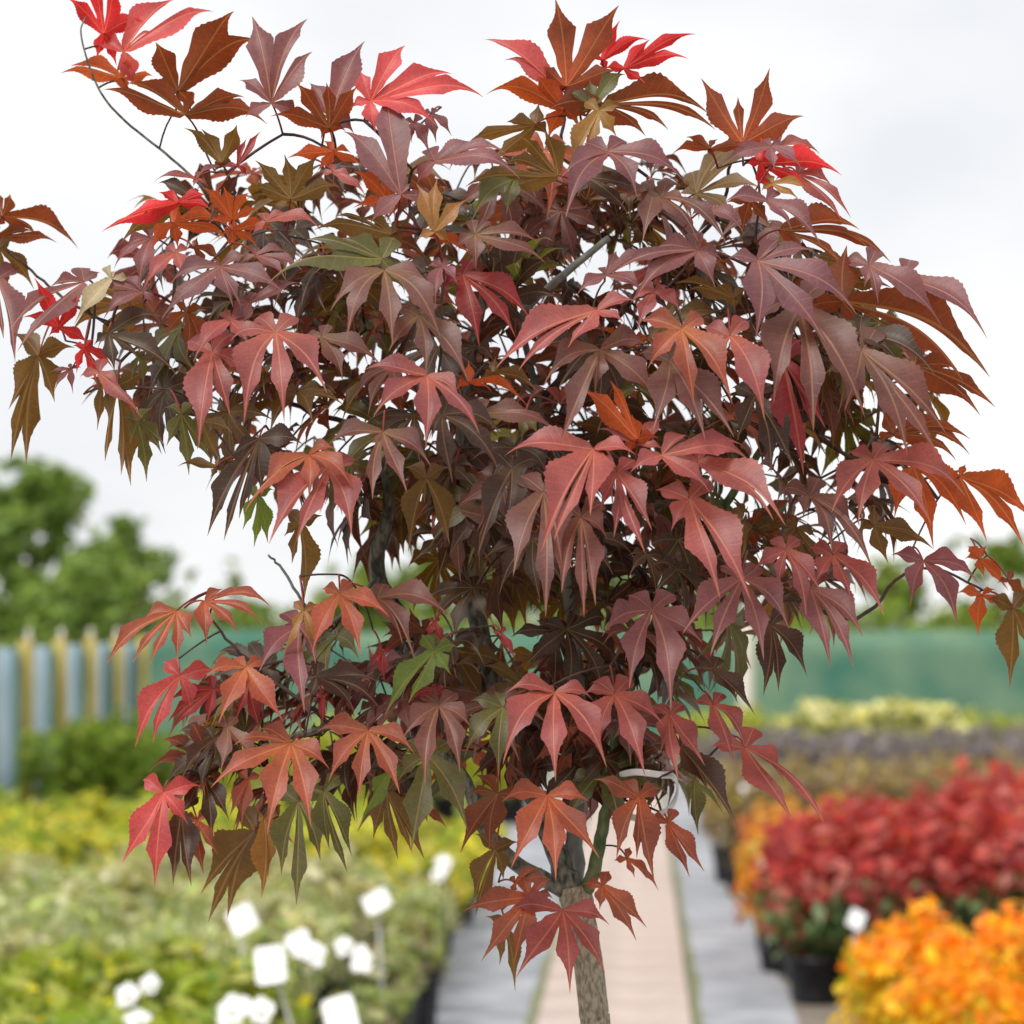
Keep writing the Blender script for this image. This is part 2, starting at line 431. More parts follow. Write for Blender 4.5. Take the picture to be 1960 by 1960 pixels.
 ('b',1,-23,(201,2773,1793),[(147,2753,1804),(159,2760,1798),(185,2763,1804)]),
 ('p',1,35,(126,2719,1793),[(150,2707,1772),(110,2697,1756),(105,2713,1782)]),
 ('b',1,-21,(-452,2925,1754),[(-470,2969,1652),(-485,2968,1656),(-439,2943,1711),(-484,2948,1704)]),
 ('r',0.8,-18,(-395,2828,1753),[(-369,2840,1734),(-385,2843,1719),(-403,2836,1730)]),
 ('p',0.8,27,(-379,2812,1729),[(-336,2787,1685),(-357,2803,1713)]),
 ('b',1,-8,(-367,2851,1720),[(-380,2865,1650),(-365,2865,1637),(-356,2866,1627),(-377,2859,1681)]),
 ('b',0.7,-19,(-382,2854,1721),[(-388,2869,1679),(-376,2863,1701)]),
 ('g',1,-18,(-345,2826,1685),[(-339,2847,1630),(-321,2834,1663),(-324,2837,1655),(-353,2834,1665)]),
 ('g',1,-13,(-345,2836,1746),[(-342,2843,1719),(-333,2838,1743),(-353,2840,1725)]),
 ('d',1,19,(-373,2834,1767),[(-308,2816,1727),(-366,2823,1731),(-324,2834,1782),(-386,2832,1756),(-344,2824,1742)]),
 ('m',0.6,36,(-414,2881,1738),[(-410,2864,1713),(-428,2868,1716),(-435,2881,1734)]),
 ('g',1,-15,(-304,2815,1691),[(-298,2831,1635),(-318,2824,1662),(-276,2826,1647)]),
 ('b',1,-11,(-284,2808,1684),[(-256,2804,1673),(-268,2813,1648),(-289,2815,1658)]),
 ('p',1,31,(-269,2753,1743),[(-250,2723,1682),(-276,2701,1653),(-238,2747,1720)]),
 ('p',1,41,(-210,2723,1757),[(-198,2666,1674),(-233,2666,1672),(-161,2667,1699),(-251,2726,1749)]),
 ('p',1,39,(-254,2760,1771),[(-284,2730,1731),(-235,2742,1746)]),
 ('d',1,18,(-229,2778,1666),[(-258,2751,1573),(-273,2753,1577),(-245,2757,1593),(-225,2764,1616),(-189,2776,1660),(-252,2774,1651)]),
 ('b',0.7,-8,(-270,2804,1642),[(-306,2806,1642),(-276,2807,1632)]),
 ('s',1,36,(-179,2703,1647),[(-233,2674,1595),(-220,2682,1610),(-177,2676,1607),(-140,2680,1618),(-154,2702,1651)]),
 ('p',1,40,(-162,2710,1636),[(-210,2653,1567),(-186,2653,1569),(-139,2665,1574)]),
 ('G',1,-12,(-231,2795,1615),[(-246,2805,1584),(-223,2805,1572),(-236,2808,1568)]),
 ('b',1,-11,(-193,2795,1590),[(-190,2810,1520),(-201,2805,1553),(-208,2801,1578)]),
 ('p',1,35,(-74,2674,1715),[(-74,2632,1649),(-120,2650,1677),(-130,2676,1719),(-28,2640,1662),(-44,2659,1691)]),
 ('n',1,32,(-82,2707,1771),[(-38,2674,1709),(-75,2677,1717),(-108,2687,1737)]),
 ('n',1,40,(-114,2711,1668),[(-91,2665,1612),(-71,2680,1636),(-164,2706,1653),(-121,2700,1653),(-121,2664,1606)]),
 ('d',1,30,(-62,2725,1684),[(-52,2693,1622),(-10,2700,1629),(-8,2718,1663),(-71,2713,1662)]),
 ('n',1,27,(78,2714,1741),[(128,2705,1695),(42,2665,1654),(73,2694,1700),(28,2687,1708),(122,2725,1743)]),
 ('O',1,-20,(110,2697,1661),[(86,2682,1711),(60,2691,1704),(105,2689,1682)]),
 ('p',1,40,(114,2704,1656),[(75,2713,1670),(134,2723,1679),(134,2701,1651)]),
 ('p',1,42,(71,2681,1651),[(-7,2690,1645),(36,2624,1570),(25,2624,1560),(67,2631,1591),(108,2670,1645)]),
 ('p',1,32,(92,2688,1631),[(88,2656,1573),(114,2643,1560),(121,2653,1579),(77,2672,1598)]),
 ('n',1,37,(28,2715,1615),[(1,2666,1540),(29,2659,1504),(43,2667,1551)]),
 ('n',1,37,(61,2705,1592),[(62,2648,1504),(43,2660,1525),(72,2647,1514),(83,2687,1573)]),
 ('b',1,-24,(-76,2723,1627),[(-93,2758,1563),(-56,2746,1569),(-78,2734,1606)]),
 ('d',1,26,(0,2739,1637),[(-29,2705,1574),(-5,2712,1579),(-30,2697,1558)]),
 ('n',1,29,(-171,2759,1757),[(-117,2740,1729),(-151,2737,1716)]),
 ('b',1,-20,(-16,2742,1723),[(24,2758,1706),(3,2753,1706)]),
 ('O',0.7,-30,(-38,2713,1712),[(14,2732,1692),(-18,2721,1704)]),
 ('n',1,29,(-26,2733,1686),[(42,2723,1665),(22,2732,1684)]),
 ('g',1,27,(11,2756,1684),[(8,2745,1660),(24,2749,1666)]),
 ('s',1,26,(-153,2728,1525),[(-133,2701,1471),(-176,2707,1473),(-108,2713,1504)]),
 ('n',1,39,(-121,2758,1521),[(-86,2711,1468),(-53,2732,1502),(-97,2723,1481)]),
 ('c',0.8,16,(-10,2771,1490),[(3,2766,1466),(-4,2767,1472)]),
 ('c',1,15,(-70,2786,1500),[(-76,2781,1484),(-62,2782,1479)]),
 ('s',1,23,(149,2690,1757),[(119,2683,1722),(158,2662,1688),(191,2655,1688),(111,2701,1764)]),
 ('p',1,29,(193,2712,1753),[(220,2670,1675),(181,2703,1732)]),
 ('n',1,41,(140,2721,1732),[(123,2671,1667),(168,2664,1657),(193,2663,1660)]),
 ('n',1,40,(257,2742,1781),[(264,2686,1667),(229,2685,1691),(309,2686,1679)]),
 ('n',1,28,(316,2769,1745),[(352,2732,1648),(380,2738,1648),(389,2750,1669),(297,2739,1688)]),
 ('d',1,28,(317,2794,1764),[(381,2761,1722),(351,2772,1732)]),
 ('o',1,-20,(376,2858,1740),[(455,2886,1702),(441,2887,1694),(416,2866,1737)]),
 ('o',1,-34,(354,2845,1674),[(426,2853,1655),(425,2843,1669),(414,2858,1650),(402,2833,1684)]),
 ('c',1,16,(244,2761,1735),[(270,2747,1672),(260,2736,1631),(281,2748,1673)]),
 ('d',1,23,(218,2752,1703),[(230,2723,1632),(250,2721,1636),(201,2740,1662)]),
 ('p',1,40,(327,2775,1647),[(307,2726,1587),(374,2735,1586),(408,2760,1612),(284,2730,1597)]),
 ('O',1,-29,(373,2854,1645),[(398,2900,1569),(427,2887,1591),(359,2883,1597)]),
 ('O',1,-27,(424,2906,1638),[(455,2942,1577),(492,2949,1572),(502,2939,1593),(429,2901,1649)]),
 ('p',1,33,(164,2703,1642),[(226,2655,1588),(236,2649,1583)]),
 ('p',1,30,(131,2682,1646),[(211,2694,1638),(202,2701,1656),(172,2673,1613),(103,2669,1630),(155,2696,1663)]),
 ('p',1,35,(157,2714,1609),[(180,2657,1520),(206,2657,1519),(140,2700,1580)]),
 ('n',1,35,(269,2776,1614),[(309,2755,1577),(321,2737,1547),(286,2744,1562),(262,2763,1593)]),
 ('b',1,-23,(335,2836,1589),[(389,2835,1567),(349,2849,1554),(379,2833,1576)]),
 ('m',1,29,(385,2876,1557),[(370,2855,1515),(412,2842,1495),(424,2872,1553),(356,2881,1563),(434,2862,1536)]),
 ('O',1,-30,(456,2982,1526),[(456,3008,1485),(476,2987,1512),(432,2985,1527)]),
 ('O',1,-32,(452,2973,1561),[(483,2989,1530),(459,2984,1543),(440,2967,1573)]),
 ('o',1,-31,(481,2973,1540),[(507,2990,1514),(497,2980,1530)]),
 ('p',1,28,(247,2767,1565),[(262,2737,1505),(238,2752,1532),(217,2760,1546),(276,2747,1527)]),
 ('m',1,42,(206,2757,1539),[(174,2699,1470),(221,2699,1466),(245,2721,1494),(150,2709,1489)]),
 ('p',1,35,(293,2802,1561),[(306,2772,1520),(276,2789,1536),(334,2757,1505)]),
 ('m',1,38,(272,2795,1530),[(284,2742,1458),(305,2745,1459),(316,2766,1486)]),
 ('d',1,29,(237,2814,1497),[(241,2782,1437),(267,2785,1451),(227,2781,1433)]),
 ('b',1,-23,(485,2974,1513),[(487,3010,1434),(501,2988,1475)]),
 ('m',1,33,(125,2748,1511),[(139,2691,1422),(103,2705,1441),(80,2736,1487),(169,2725,1481)]),
 ('s',1,27,(-309,2826,1510),[(-371,2810,1460),(-346,2808,1463),(-330,2806,1462),(-306,2806,1466),(-293,2813,1485),(-340,2826,1501)]),
 ('e',1,29,(-282,2823,1519),[(-278,2801,1478),(-249,2802,1489),(-220,2809,1513),(-243,2820,1527),(-266,2826,1530),(-228,2803,1498)]),
 ('q',1,11,(-308,2853,1450),[(-347,2833,1384),(-331,2837,1388),(-297,2850,1415),(-275,2861,1453)]),
 ('s',1,32,(-242,2795,1459),[(-263,2759,1409),(-206,2774,1410),(-278,2779,1448)]),
 ('c',1,12,(-242,2823,1444),[(-252,2815,1412),(-259,2816,1420),(-230,2816,1399)]),
 ('c',0.7,19,(-277,2856,1438),[(-316,2842,1397),(-319,2845,1406),(-320,2851,1424),(-282,2846,1406)]),
 ('m',1,43,(-192,2772,1496),[(-183,2714,1420),(-225,2738,1456),(-175,2740,1463)]),
 ('y',0.8,9,(-186,2747,1510),[(-204,2738,1466),(-175,2745,1473),(-195,2743,1488)]),
 ('d',1,25,(-179,2817,1450),[(-122,2793,1424),(-143,2796,1419),(-185,2810,1429),(-123,2803,1446)]),
 ('c',0.8,16,(-173,2804,1431),[(-173,2798,1405),(-168,2801,1420)]),
 ('c',1,13,(-117,2785,1473),[(-128,2782,1459),(-115,2779,1446)]),
 ('G',1,17,(-70,2764,1474),[(-114,2759,1416),(-93,2757,1427),(-55,2755,1453)]),
 ('s',1,38,(-201,2799,1390),[(-218,2742,1311),(-179,2743,1317),(-271,2769,1351),(-165,2782,1367),(-253,2798,1388),(-231,2808,1401)]),
 ('s',1,28,(-130,2782,1402),[(-137,2752,1342),(-165,2765,1356),(-100,2746,1347),(-87,2762,1381),(-176,2791,1401)]),
 ('q',1,12,(-333,2943,1337),[(-371,2930,1270),(-339,2927,1249),(-309,2938,1307),(-298,2945,1343)]),
 ('d',1,32,(-319,2974,1318),[(-322,2929,1249),(-305,2933,1249)]),
 ('e',1,20,(-303,2967,1308),[(-295,2950,1258),(-283,2957,1278)]),
 ('d',1,25,(-298,2984,1350),[(-288,2956,1288),(-312,2972,1320),(-272,2964,1309)]),
 ('d',1,27,(-281,2898,1390),[(-309,2873,1352),(-298,2880,1361),(-278,2890,1372)]),
 ('n',1,32,(-264,2858,1403),[(-268,2832,1362),(-230,2840,1365),(-254,2849,1385)]),
 ('b',1.2,-26,(-247,2956,1299),[(-296,3007,1208),(-277,3003,1212),(-302,2993,1236)]),
 ('y',1,8,(-238,2964,1310),[(-234,2958,1254),(-240,2955,1236),(-210,2966,1287)]),
 ('g',1,17,(-201,2901,1331),[(-201,2875,1236),(-179,2881,1277),(-216,2886,1263)]),
 ('g',1,16,(-176,2881,1341),[(-153,2862,1268),(-170,2868,1289),(-149,2865,1283)]),
 ('e',1,26,(-251,2925,1350),[(-255,2906,1309),(-267,2913,1316)]),
 ('b',1,-19,(-116,2844,1344),[(-106,2866,1279),(-129,2862,1298),(-93,2862,1286),(-81,2863,1279)]),
 ('G',1,17,(-113,2842,1361),[(-139,2835,1314),(-129,2839,1336)]),
 ('n',1,34,(-66,2767,1425),[(-77,2720,1355),(-46,2731,1366),(-36,2758,1404),(-97,2745,1397)]),
 ('c',1,21,(-68,2779,1439),[(-92,2773,1427),(-56,2777,1433),(-66,2773,1422)]),
 ('g',1,24,(-8,2781,1423),[(-43,2763,1378),(-12,2755,1362),(-38,2784,1428)]),
 ('p',1,40,(38,2740,1437),[(38,2683,1361),(-8,2682,1376),(83,2697,1372),(-6,2728,1436),(72,2742,1430)]),
 ('p',1,39,(92,2760,1435),[(117,2703,1363),(77,2725,1389),(63,2762,1433),(135,2734,1408)]),
 ('s',1,35,(32,2804,1342),[(39,2751,1269),(-1,2766,1279),(78,2757,1289),(-9,2808,1336),(70,2793,1337)]),
 ('o',1,-35,(-13,2822,1343),[(-48,2867,1285),(-21,2863,1286),(12,2825,1335),(-40,2827,1340)]),
 ('g',1,23,(-77,2809,1379),[(-91,2778,1293),(-40,2774,1312),(-104,2805,1355)]),
 ('o',1,-24,(-85,2872,1327),[(-61,2875,1308),(-79,2877,1313)]),
 ('e',1,18,(17,2935,1239),[(-46,2935,1225),(-29,2920,1179),(2,2918,1178),(37,2938,1255)]),
 ('p',1,41,(48,2933,1226),[(54,2876,1154),(4,2877,1169),(87,2886,1172),(92,2924,1213),(-5,2926,1222)]),
 ('b',1,-26,(-16,2921,1284),[(-37,2949,1231),(-8,2936,1254),(-35,2956,1218)]),
 ('b',0.7,-25,(-6,2959,1207),[(3,2989,1143),(-12,2977,1169)]),
 ('e',1,30,(3,2954,1250),[(36,2949,1254),(30,2955,1264)]),
 ('e',1,25,(87,2971,1246),[(119,2951,1195),(129,2958,1207),(84,2961,1224)]),
 ('e',1,24,(119,2892,1336),[(97,2865,1280),(116,2868,1280),(132,2861,1259),(77,2892,1352)]),
 ('e',0.8,19,(111,2972,1272),[(141,2969,1241),(118,2967,1254),(135,2971,1254)]),
 ('p',1,34,(184,2812,1424),[(200,2776,1371),(211,2786,1386)]),
 ('p',1,39,(217,2865,1383),[(256,2811,1318),(285,2811,1316),(251,2842,1354)]),
 ('d',1,33,(184,2806,1457),[(219,2773,1416),(204,2783,1427)]),
 ('p',1,40,(143,2792,1416),[(148,2742,1359),(133,2765,1382),(172,2748,1372)]),
 ('d',1,33,(155,2825,1385),[(204,2782,1315),(178,2801,1346)]),
 ('g',1,20,(171,2882,1353),[(173,2865,1302),(164,2876,1331)]),
 ('e',1,20,(148,2920,1310),[(167,2900,1260),(181,2899,1265)]),
]
LIMBS = [  # points in mm and radius in mm
 ('trunk',[(82,3017,1092,14.8),(80,3016,1118,14.6),(75,3014,1164,14.4),(68,3012,1207,14.5),(63,3012,1229,16.5),(60,3011,1243,15)]),
 ('branch',[(60,3011,1238,11),(47,3020,1265,11),(28,3029,1310,9),(5,3036,1377,9.5),(-21,3034,1449,9),(-37,3021,1516,9),(-49,3019,1582,8),(-52,3026,1660,6.5),(-41,3023,1753,5),(-26,3010,1844,4),(-41,2987,1908,2.5)]),
 ('branch',[(56,3011,1235,8),(3,2990,1267,7.5),(-28,2969,1304,7),(-50,2957,1355,5.5),(-100,2946,1393,4),(-169,2925,1401,3),(-237,2906,1382,2)]),
 ('branch',[(67,3011,1235,8.5),(78,3001,1251,7),(87,2989,1298,6),(97,2977,1346,5.5),(102,2986,1394,5.2),(129,3033,1469,4.8),(163,3000,1546,4.5),(214,2998,1623,4),(267,3015,1700,3.2),(316,2993,1750,2.2)]),
 ('branch',[(62,3021,1237,9),(62,3029,1290,8.5),(65,3047,1350,8),(67,3055,1417,7),(57,3051,1521,6),(42,3077,1626,4),(26,3094,1727,3.5),(10,3021,1794,3.5),(21,2961,1809,3.5),(55,2920,1836,3.6),(92,2899,1864,3)]),
 ('branch',[(3,3036,1384,7),(-41,3044,1433,7),(-93,3053,1485,7.5),(-133,3040,1547,8),(-121,3018,1618,6),(-135,3045,1692,4),(-172,3052,1765,3),(-219,3050,1828,2.4),(-274,3028,1893,1.8),(-306,2987,1928,1.4),(-338,2986,1957,1.3),(-378,2984,1989,1.2),(-401,2983,2016,1.1),(-415,2982,2049,1),(-421,2981,2076,0.9),(-416,2981,2091,0.8)]),
 ('branch',[(163,3000,1546,3.5),(212,2971,1533,2.8),(271,2951,1520,2.4),(332,2962,1503,2),(380,2980,1546,1.6),(418,3000,1551,1.4),(459,3001,1531,1.2)]),
 ('branch',[(-135,3045,1692,3),(-198,3055,1708,2.6),(-275,3043,1744,2.2),(-347,2992,1765,1.8),(-409,2961,1798,1.6),(-447,2990,1823,1.4),(-480,2989,1852,1.3),(-510,2988,1878,1.2)]),
 ('branch',[(31,3024,1722,3.5),(88,3022,1783,3),(144,3010,1844,2.6),(199,2988,1893,2),(214,2986,1949,1.6),(220,2985,1980,1.3)]),
 ('branch',[(-26,3010,1844,3.2),(10,3008,1890,2.6),(41,2986,1939,2),(51,2984,1990,1.6),(56,2983,2023,1.2)]),
 ('branch',[(-133,3040,1547,2.5),(-172,2982,1500,1.8),(-199,2941,1518,1.6),(-218,2940,1548,1.4),(-233,2940,1564,1.1)]),
 ('branch',[(-169,2925,1401,2.4),(-209,2924,1431,2),(-253,2923,1465,1.6),(-288,2922,1505,1.2)]),
 ('branch',[(267,3015,1700,2.4),(327,2996,1663,2),(378,2997,1638,1.6),(439,2997,1648,1.2)]),
]
CROWN_OUTLINES = [[(-357,1862),(-332,1913),(-245,1964),(-143,1954),(10,1974),(138,1949),(265,1903),(342,1821),(408,1750),(378,1663),(327,1572),(296,1516),(224,1480),(163,1429),(102,1403),(36,1470),(-15,1495),(-51,1546),(-143,1597),(-194,1628),(-255,1658),(-332,1699),(-383,1750),(-408,1801)],[(-281,1454),(-194,1495),(-66,1490),(10,1470),(138,1419),(163,1352),(112,1342),(10,1368),(-66,1363),(-143,1342),(-194,1327),(-286,1327),(-327,1373)]]

# ------------------------------------------------------------------ ground and path
DIR = 0.041                               # the nursery rows run a little to the right of the view axis
def P(v, d, z=0.0): return (v + DIR * d, d, z)
ROWROT = -math.atan(DIR)

def sheet(name, v0, v1, d0, d1, z, mat, nv=1, nd=1, wob=0.0):
    mb = MB(); vs_, f = [], []
    for j in range(nd + 1):
        for i in range(nv + 1):
            e = rng.uniform(-wob, wob) if i in (0, nv) else 0
            vs_.append(P(v0 + (v1 - v0) * i / nv + e, d0 + (d1 - d0) * j / nd, z))
    for j in range(nd):
        for i in range(nv):
            a = j * (nv + 1) + i
            f.append((a, a + 1, a + nv + 2, a + nv + 1))
    mb.add(vs_, f, smooth=False)
    return tag(link(name, mb.mesh(name, [mat], False)), kind='structure')

mb = MB(); mb.add([(-900, -60, -0.01), (900, -60, -0.01), (900, 1500, -0.01), (-900, 1500, -0.01)], [(0, 1, 2, 3)], smooth=False)
tag(link('ground', mb.mesh('ground', [M_ground], False)), kind='structure')
sheet('gravel_strip', -1.3, -0.40, 0.6, 33, -0.004, M_membrane, 3, 60, 0.012)
sheet('gravel_strip', 0.22, 0.60, 0.6, 33, -0.004, M_membrane, 3, 60, 0.012)
sheet('moss_edge', -0.425, -0.375, 0.6, 33, 0.0, M_moss, 2, 120, 0.012)
sheet('moss_edge', 0.195, 0.245, 0.6, 33, 0.0, M_moss, 2, 120, 0.012)
path = sheet('path', -0.39, 0.21, 0.6, 33, 0.004, M_moss)
slab_me = []
for k in range(4):
    mb = MB(); mb.box((0, 0, 0), (0.286, 0.292, 0.018), rz=ROWROT, bev=0.006)
    slab_me.append(mb.mesh('paving_slab', [M_slab], False))
for k in range(53):
    o = link('paving_slab', slab_me[k % 4], path)
    p = P(-0.09, 0.95 + k * 0.6, 0.016 + rng.uniform(-0.003, 0.003))
    o.location = p
    o.rotation_euler = (rng.uniform(-.004, .004), rng.uniform(-.004, .004), rng.uniform(-.006, .006))

# ------------------------------------------------------------------ fences
def wood_fence():
    root = empty('post_fence', P(-4.99, 23.6), 0)
    tag(root, 'pale blue mesh fence on yellow timber posts behind the left plant bed', 'fence')
    o0 = np.array(root.location)
    n = 6
    for k in range(-9, n):
        d = 23.6 + 1.47 * k
        p = np.array(P(-4.99, d)) - o0
        mb = MB()
        pts = [p + (0, 0, -0.02), p + (0, 0, 0.7), p + (0, 0, 1.325), p + (0, 0, 1.35)]
        mb.tube(pts, [0.066, 0.064, 0.062, 0.05], 12)
        link('post', mb.mesh('post', [M_post], False), root)
        mb = MB()
        q = np.array(P(-5.035, d - 0.19)) - o0
        mb.box((q[0], q[1], 0.64), (0.11, 0.008, 0.64), rz=ROWROT + R(90))
        link('edge_strip', mb.mesh('edge_strip', [M_teal], False), root)
        if k < n - 1:
            mb = MB()
            a = np.array(P(-5.06, d + 0.06)) - o0; b = np.array(P(-5.06, d + 1.41)) - o0
            vs_, f = [], []
            for i in range(9):
                t = i / 8; c = a + (b - a) * t
                x = 0.02 * math.sin(t * 9 + k)
                for z in (0.04, 0.35, 0.7, 1.0, 1.29 + 0.015 * math.sin(t * 14)):
                    vs_.append((c[0] + x * (1 + 0.3 * z), c[1], z))
            for i in range(8):
                for j in range(4): f.append((i*5+j, (i+1)*5+j, (i+1)*5+j+1, i*5+j+1))
            mb.add(vs_, f)
            o = link('mesh_panel', mb.mesh('mesh_panel', [M_panel], False), root)
            so = o.modifiers.new('thickness', 'SOLIDIFY'); so.thickness = 0.006
            mb = MB()
            c = np.array(P(-5.11, d + 0.7)) - o0
            mb.tube([c + (0, 0, -0.01), c + (0, 0, 0.8), c + (0, 0, 1.44)], 0.022, 6)
            link('stake', mb.mesh('stake', [M_pale], False), root)
wood_fence()

def net_fence():
    d0 = 32.5
    root = empty('netting_fence', (-3.85, d0, 0))
    tag(root, 'long green windbreak netting fence standing behind the far plants', 'fence')
    mb = MB(); vs_, f = [], []
    nx, nz = 90, 6
    for i in range(nx + 1):
        for j in range(nz + 1):
            x = 16.0 * i / nx
            vs_.append((x, 0.03 * math.sin(x * 2.1) + 0.02 * math.sin(x * 5.3 + j * .7), 1.40 * j / nz + (0.015 * math.sin(x * 1.7) if j == nz else 0)))
    for i in range(nx):
        for j in range(nz):
            a = i * (nz + 1) + j
            f.append((a, a + nz + 1, a + nz + 2, a + 1))
    mb.add(vs_, f)
    o = link('net', mb.mesh('net', [M_net], False), root)
    so = o.modifiers.new('thickness', 'SOLIDIFY'); so.thickness = 0.008
    for k in range(7):
        mb = MB(); x = 0.4 + 2.5 * k
        mb.tube([(x, 0.1, -0.02), (x, 0.1, 0.8), (x, 0.1, 1.46)], [0.05, 0.048, 0.045], 8)
        link('post', mb.mesh('post', [M_bark_grey], False), root)
net_fence()

mb = MB()
mb.tube([(0, 0, -0.02), (0, 0, 0.7), (0.004, 0, 1.48), (0.004, 0, 1.5)], [0.075, 0.074, 0.072, 0.06], 12)
o = link('marker_post', mb.mesh('marker_post', [M_pale], False), None, ((1428 - 980) / 5880 * 29.5, 29.5, 0))
tag(o, 'pale cream upright post in front of the green netting fence', 'post')

# ------------------------------------------------------------------ leaf cards for the plants and trees behind
def leaf_cards(mb, cen, size, cols, up=0.5, out=None, aspect=0.5, tri=False):
    n = len(cen)
    nr = rng.normal(size=(n, 3)); nr[:, 2] += up * 2
    if out is not None: nr += out
    nr /= np.linalg.norm(nr, axis=1)[:, None]
    a = rng.normal(size=(n, 3)); a -= nr * (a * nr).sum(1)[:, None]
    a /= np.linalg.norm(a, axis=1)[:, None]
    b = np.cross(nr, a)
    s = (size * rng.uniform(0.65, 1.3, n))[:, None]
    v = np.empty((n, 4, 3))
    v[:, 0] = cen - a * s
    v[:, 1] = cen + b * s * aspect + nr * s * 0.12
    v[:, 2] = cen + a * s
    v[:, 3] = cen - b * s * aspect + nr * s * 0.12
    idx = np.arange(n * 4).reshape(n, 4)
    mb.add(v.reshape(-1, 3), idx.tolist(), Col=np.repeat(cols, 4, 0))

def pick(cols, n, w=None):
    cols = np.asarray(cols, float)
    k = rng.choice(len(cols), n, p=w)
    return cols[k] * rng.uniform(0.75, 1.25, (n, 1))

def ball(n, rx, rz, cz, fill=0.55):
    d = rng.normal(size=(n, 3)); d /= np.linalg.norm(d, axis=1)[:, None]
    r = fill + (1 - fill) * rng.uniform(0, 1, n) ** 0.6
    lump = 1 + 0.16 * np.sin(d[:, 0] * 5 + d[:, 2] * 4 + rng.uniform(0, 6)) + 0.12 * np.sin(d[:, 1] * 7 + rng.uniform(0, 6))
    return d * (r * lump)[:, None] * (rx, rx, rz) + (0, 0, cz), d

pot_me = {}
def pot_mesh(r, h):
    k = (r, h)
    if k not in pot_me:
        mb = MB()
        mb.lathe([(0, 0), (r * 0.78, 0), (r * 0.82, 0.01), (r * 0.97, h * 0.86), (r * 1.04, h * 0.86), (r * 1.05, h), (r * 0.98, h), (r * 0.95, h * 0.9)], 18)
        mb2 = MB(); mb2.lathe([(r * 0.955, h * 0.9), (r * 0.5, h * 0.92), (0, h * 0.93)], 18)
        pot_me[k] = (mb.mesh('pot', [M_pot], False), mb2.mesh('soil', [M_soil], False))
    return pot_me[k]

def plant_kind(r, h, rx, rz, n, leaf, cols, w=None, up=0.5, aspect=0.5, tipcols=None, tipn=0, tipsize=0.02, spiky=0.0, lower=None, variants=3, lowat=0.38):
    """list of (pot mesh, foliage mesh, stem mesh)"""
    res = []
    for k in range(variants):
        mb = MB()
        cz = h + rz * 0.92
        cen, d = ball(n, rx, rz, cz)
        if spiky:
            cen[:, 2] += np.abs(rng.normal(size=n)) * spiky * rz
        c = pick(cols, n, w)
        if lower is not None:
            low = (cen[:, 2] - h) / (2 * rz) + rng.uniform(-.14, .14, n) < lowat
            c[low] = pick(lower, int(low.sum()))
        leaf_cards(mb, cen, leaf, c, up, d * 0.8, aspect)
        if tipn:
            cen, d = ball(tipn, rx * 1.03, rz * 1.05, cz, 0.9)
            cen = cen[cen[:, 2] > cz - rz * 0.1]
            leaf_cards(mb, cen, tipsize, pick(tipcols, len(cen)), 0.8, None, 0.8)
        fol = mb.mesh('foliage', [M_fol])
        mb = MB()
        for i in range(7):
            a = rng.uniform(0, 6.28); rr = rx * rng.uniform(0.3, 0.75)
            q = np.array([math.cos(a) * rr, math.sin(a) * rr, cz + rng.uniform(-.2, .5) * rz])
            mb.tube([(q[0]*.1, q[1]*.1, h * 0.9), (q[0]*.5, q[1]*.5, (h + q[2]) / 2), q], [0.006, 0.004, 0.002], 5, cap=False)
        res.append((pot_mesh(r, h), fol, mb.mesh('stems', [M_twig], False)))
    return res

def place_plant(name, kind, x, y, label, cat, group, s=1.0):
    root = empty(name, (x, y, 0), rng.uniform(0, 6.28))
    root.scale = (s, s, s)
    tag(root, label, cat, group)
    p, f, st = kind[rng.integers(len(kind))]
    link('soil', p[1], link('pot', p[0], root)); link('stems', st, root); link('foliage', f, root)
    return root

K_green = plant_kind(0.10, 0.17, 0.17, 0.15, 420, 0.05, [(0.34, 0.42, 0.05), (0.44, 0.50, 0.08), (0.20, 0.28, 0.04), (0.55, 0.55, 0.14)], tipcols=[(0.85, 0.74, 0.04)], tipn=18)
K_sage = plant_kind(0.10, 0.17, 0.17, 0.15, 520, 0.042, [(0.56, 0.59, 0.317), (0.41, 0.46, 0.244), (0.73, 0.73, 0.464), (0.44, 0.54, 0.171), (0.29, 0.34, 0.146)], spiky=0.25, aspect=0.35, tipcols=[(0.88, 0.88, 0.666)], tipn=25)
K_gold = plant_kind(0.10, 0.17, 0.18, 0.17, 500, 0.046, [(0.78, 0.68, 0.06), (0.62, 0.60, 0.07), (0.34, 0.42, 0.06), (0.78, 0.70, 0.16), (0.22, 0.30, 0.05)], spiky=0.2, tipcols=[(0.86, 0.74, 0.05), (0.82, 0.80, 0.42)], tipn=40)
K_dark = plant_kind(0.14, 0.20, 0.34, 0.30, 700, 0.05, [(0.12, 0.22, 0.026), (0.20, 0.29, 0.026), (0.26, 0.33, 0.039)])
K_lime = plant_kind(0.12, 0.2, 0.30, 0.26, 600, 0.045, [(0.44, 0.47, 0.039), (0.29, 0.36, 0.039), (0.55, 0.55, 0.065)])
K_orange = plant_kind(0.13, 0.22, 0.26, 0.21, 1100, 0.028, [(0.86, 0.36, 0.012), (0.86, 0.45, 0.02), (0.82, 0.26, 0.02), (0.84, 0.52, 0.03)], lower=[(0.84, 0.54, 0.015), (0.82, 0.60, 0.03), (0.50, 0.45, 0.03)], aspect=0.7, lowat=0.6)
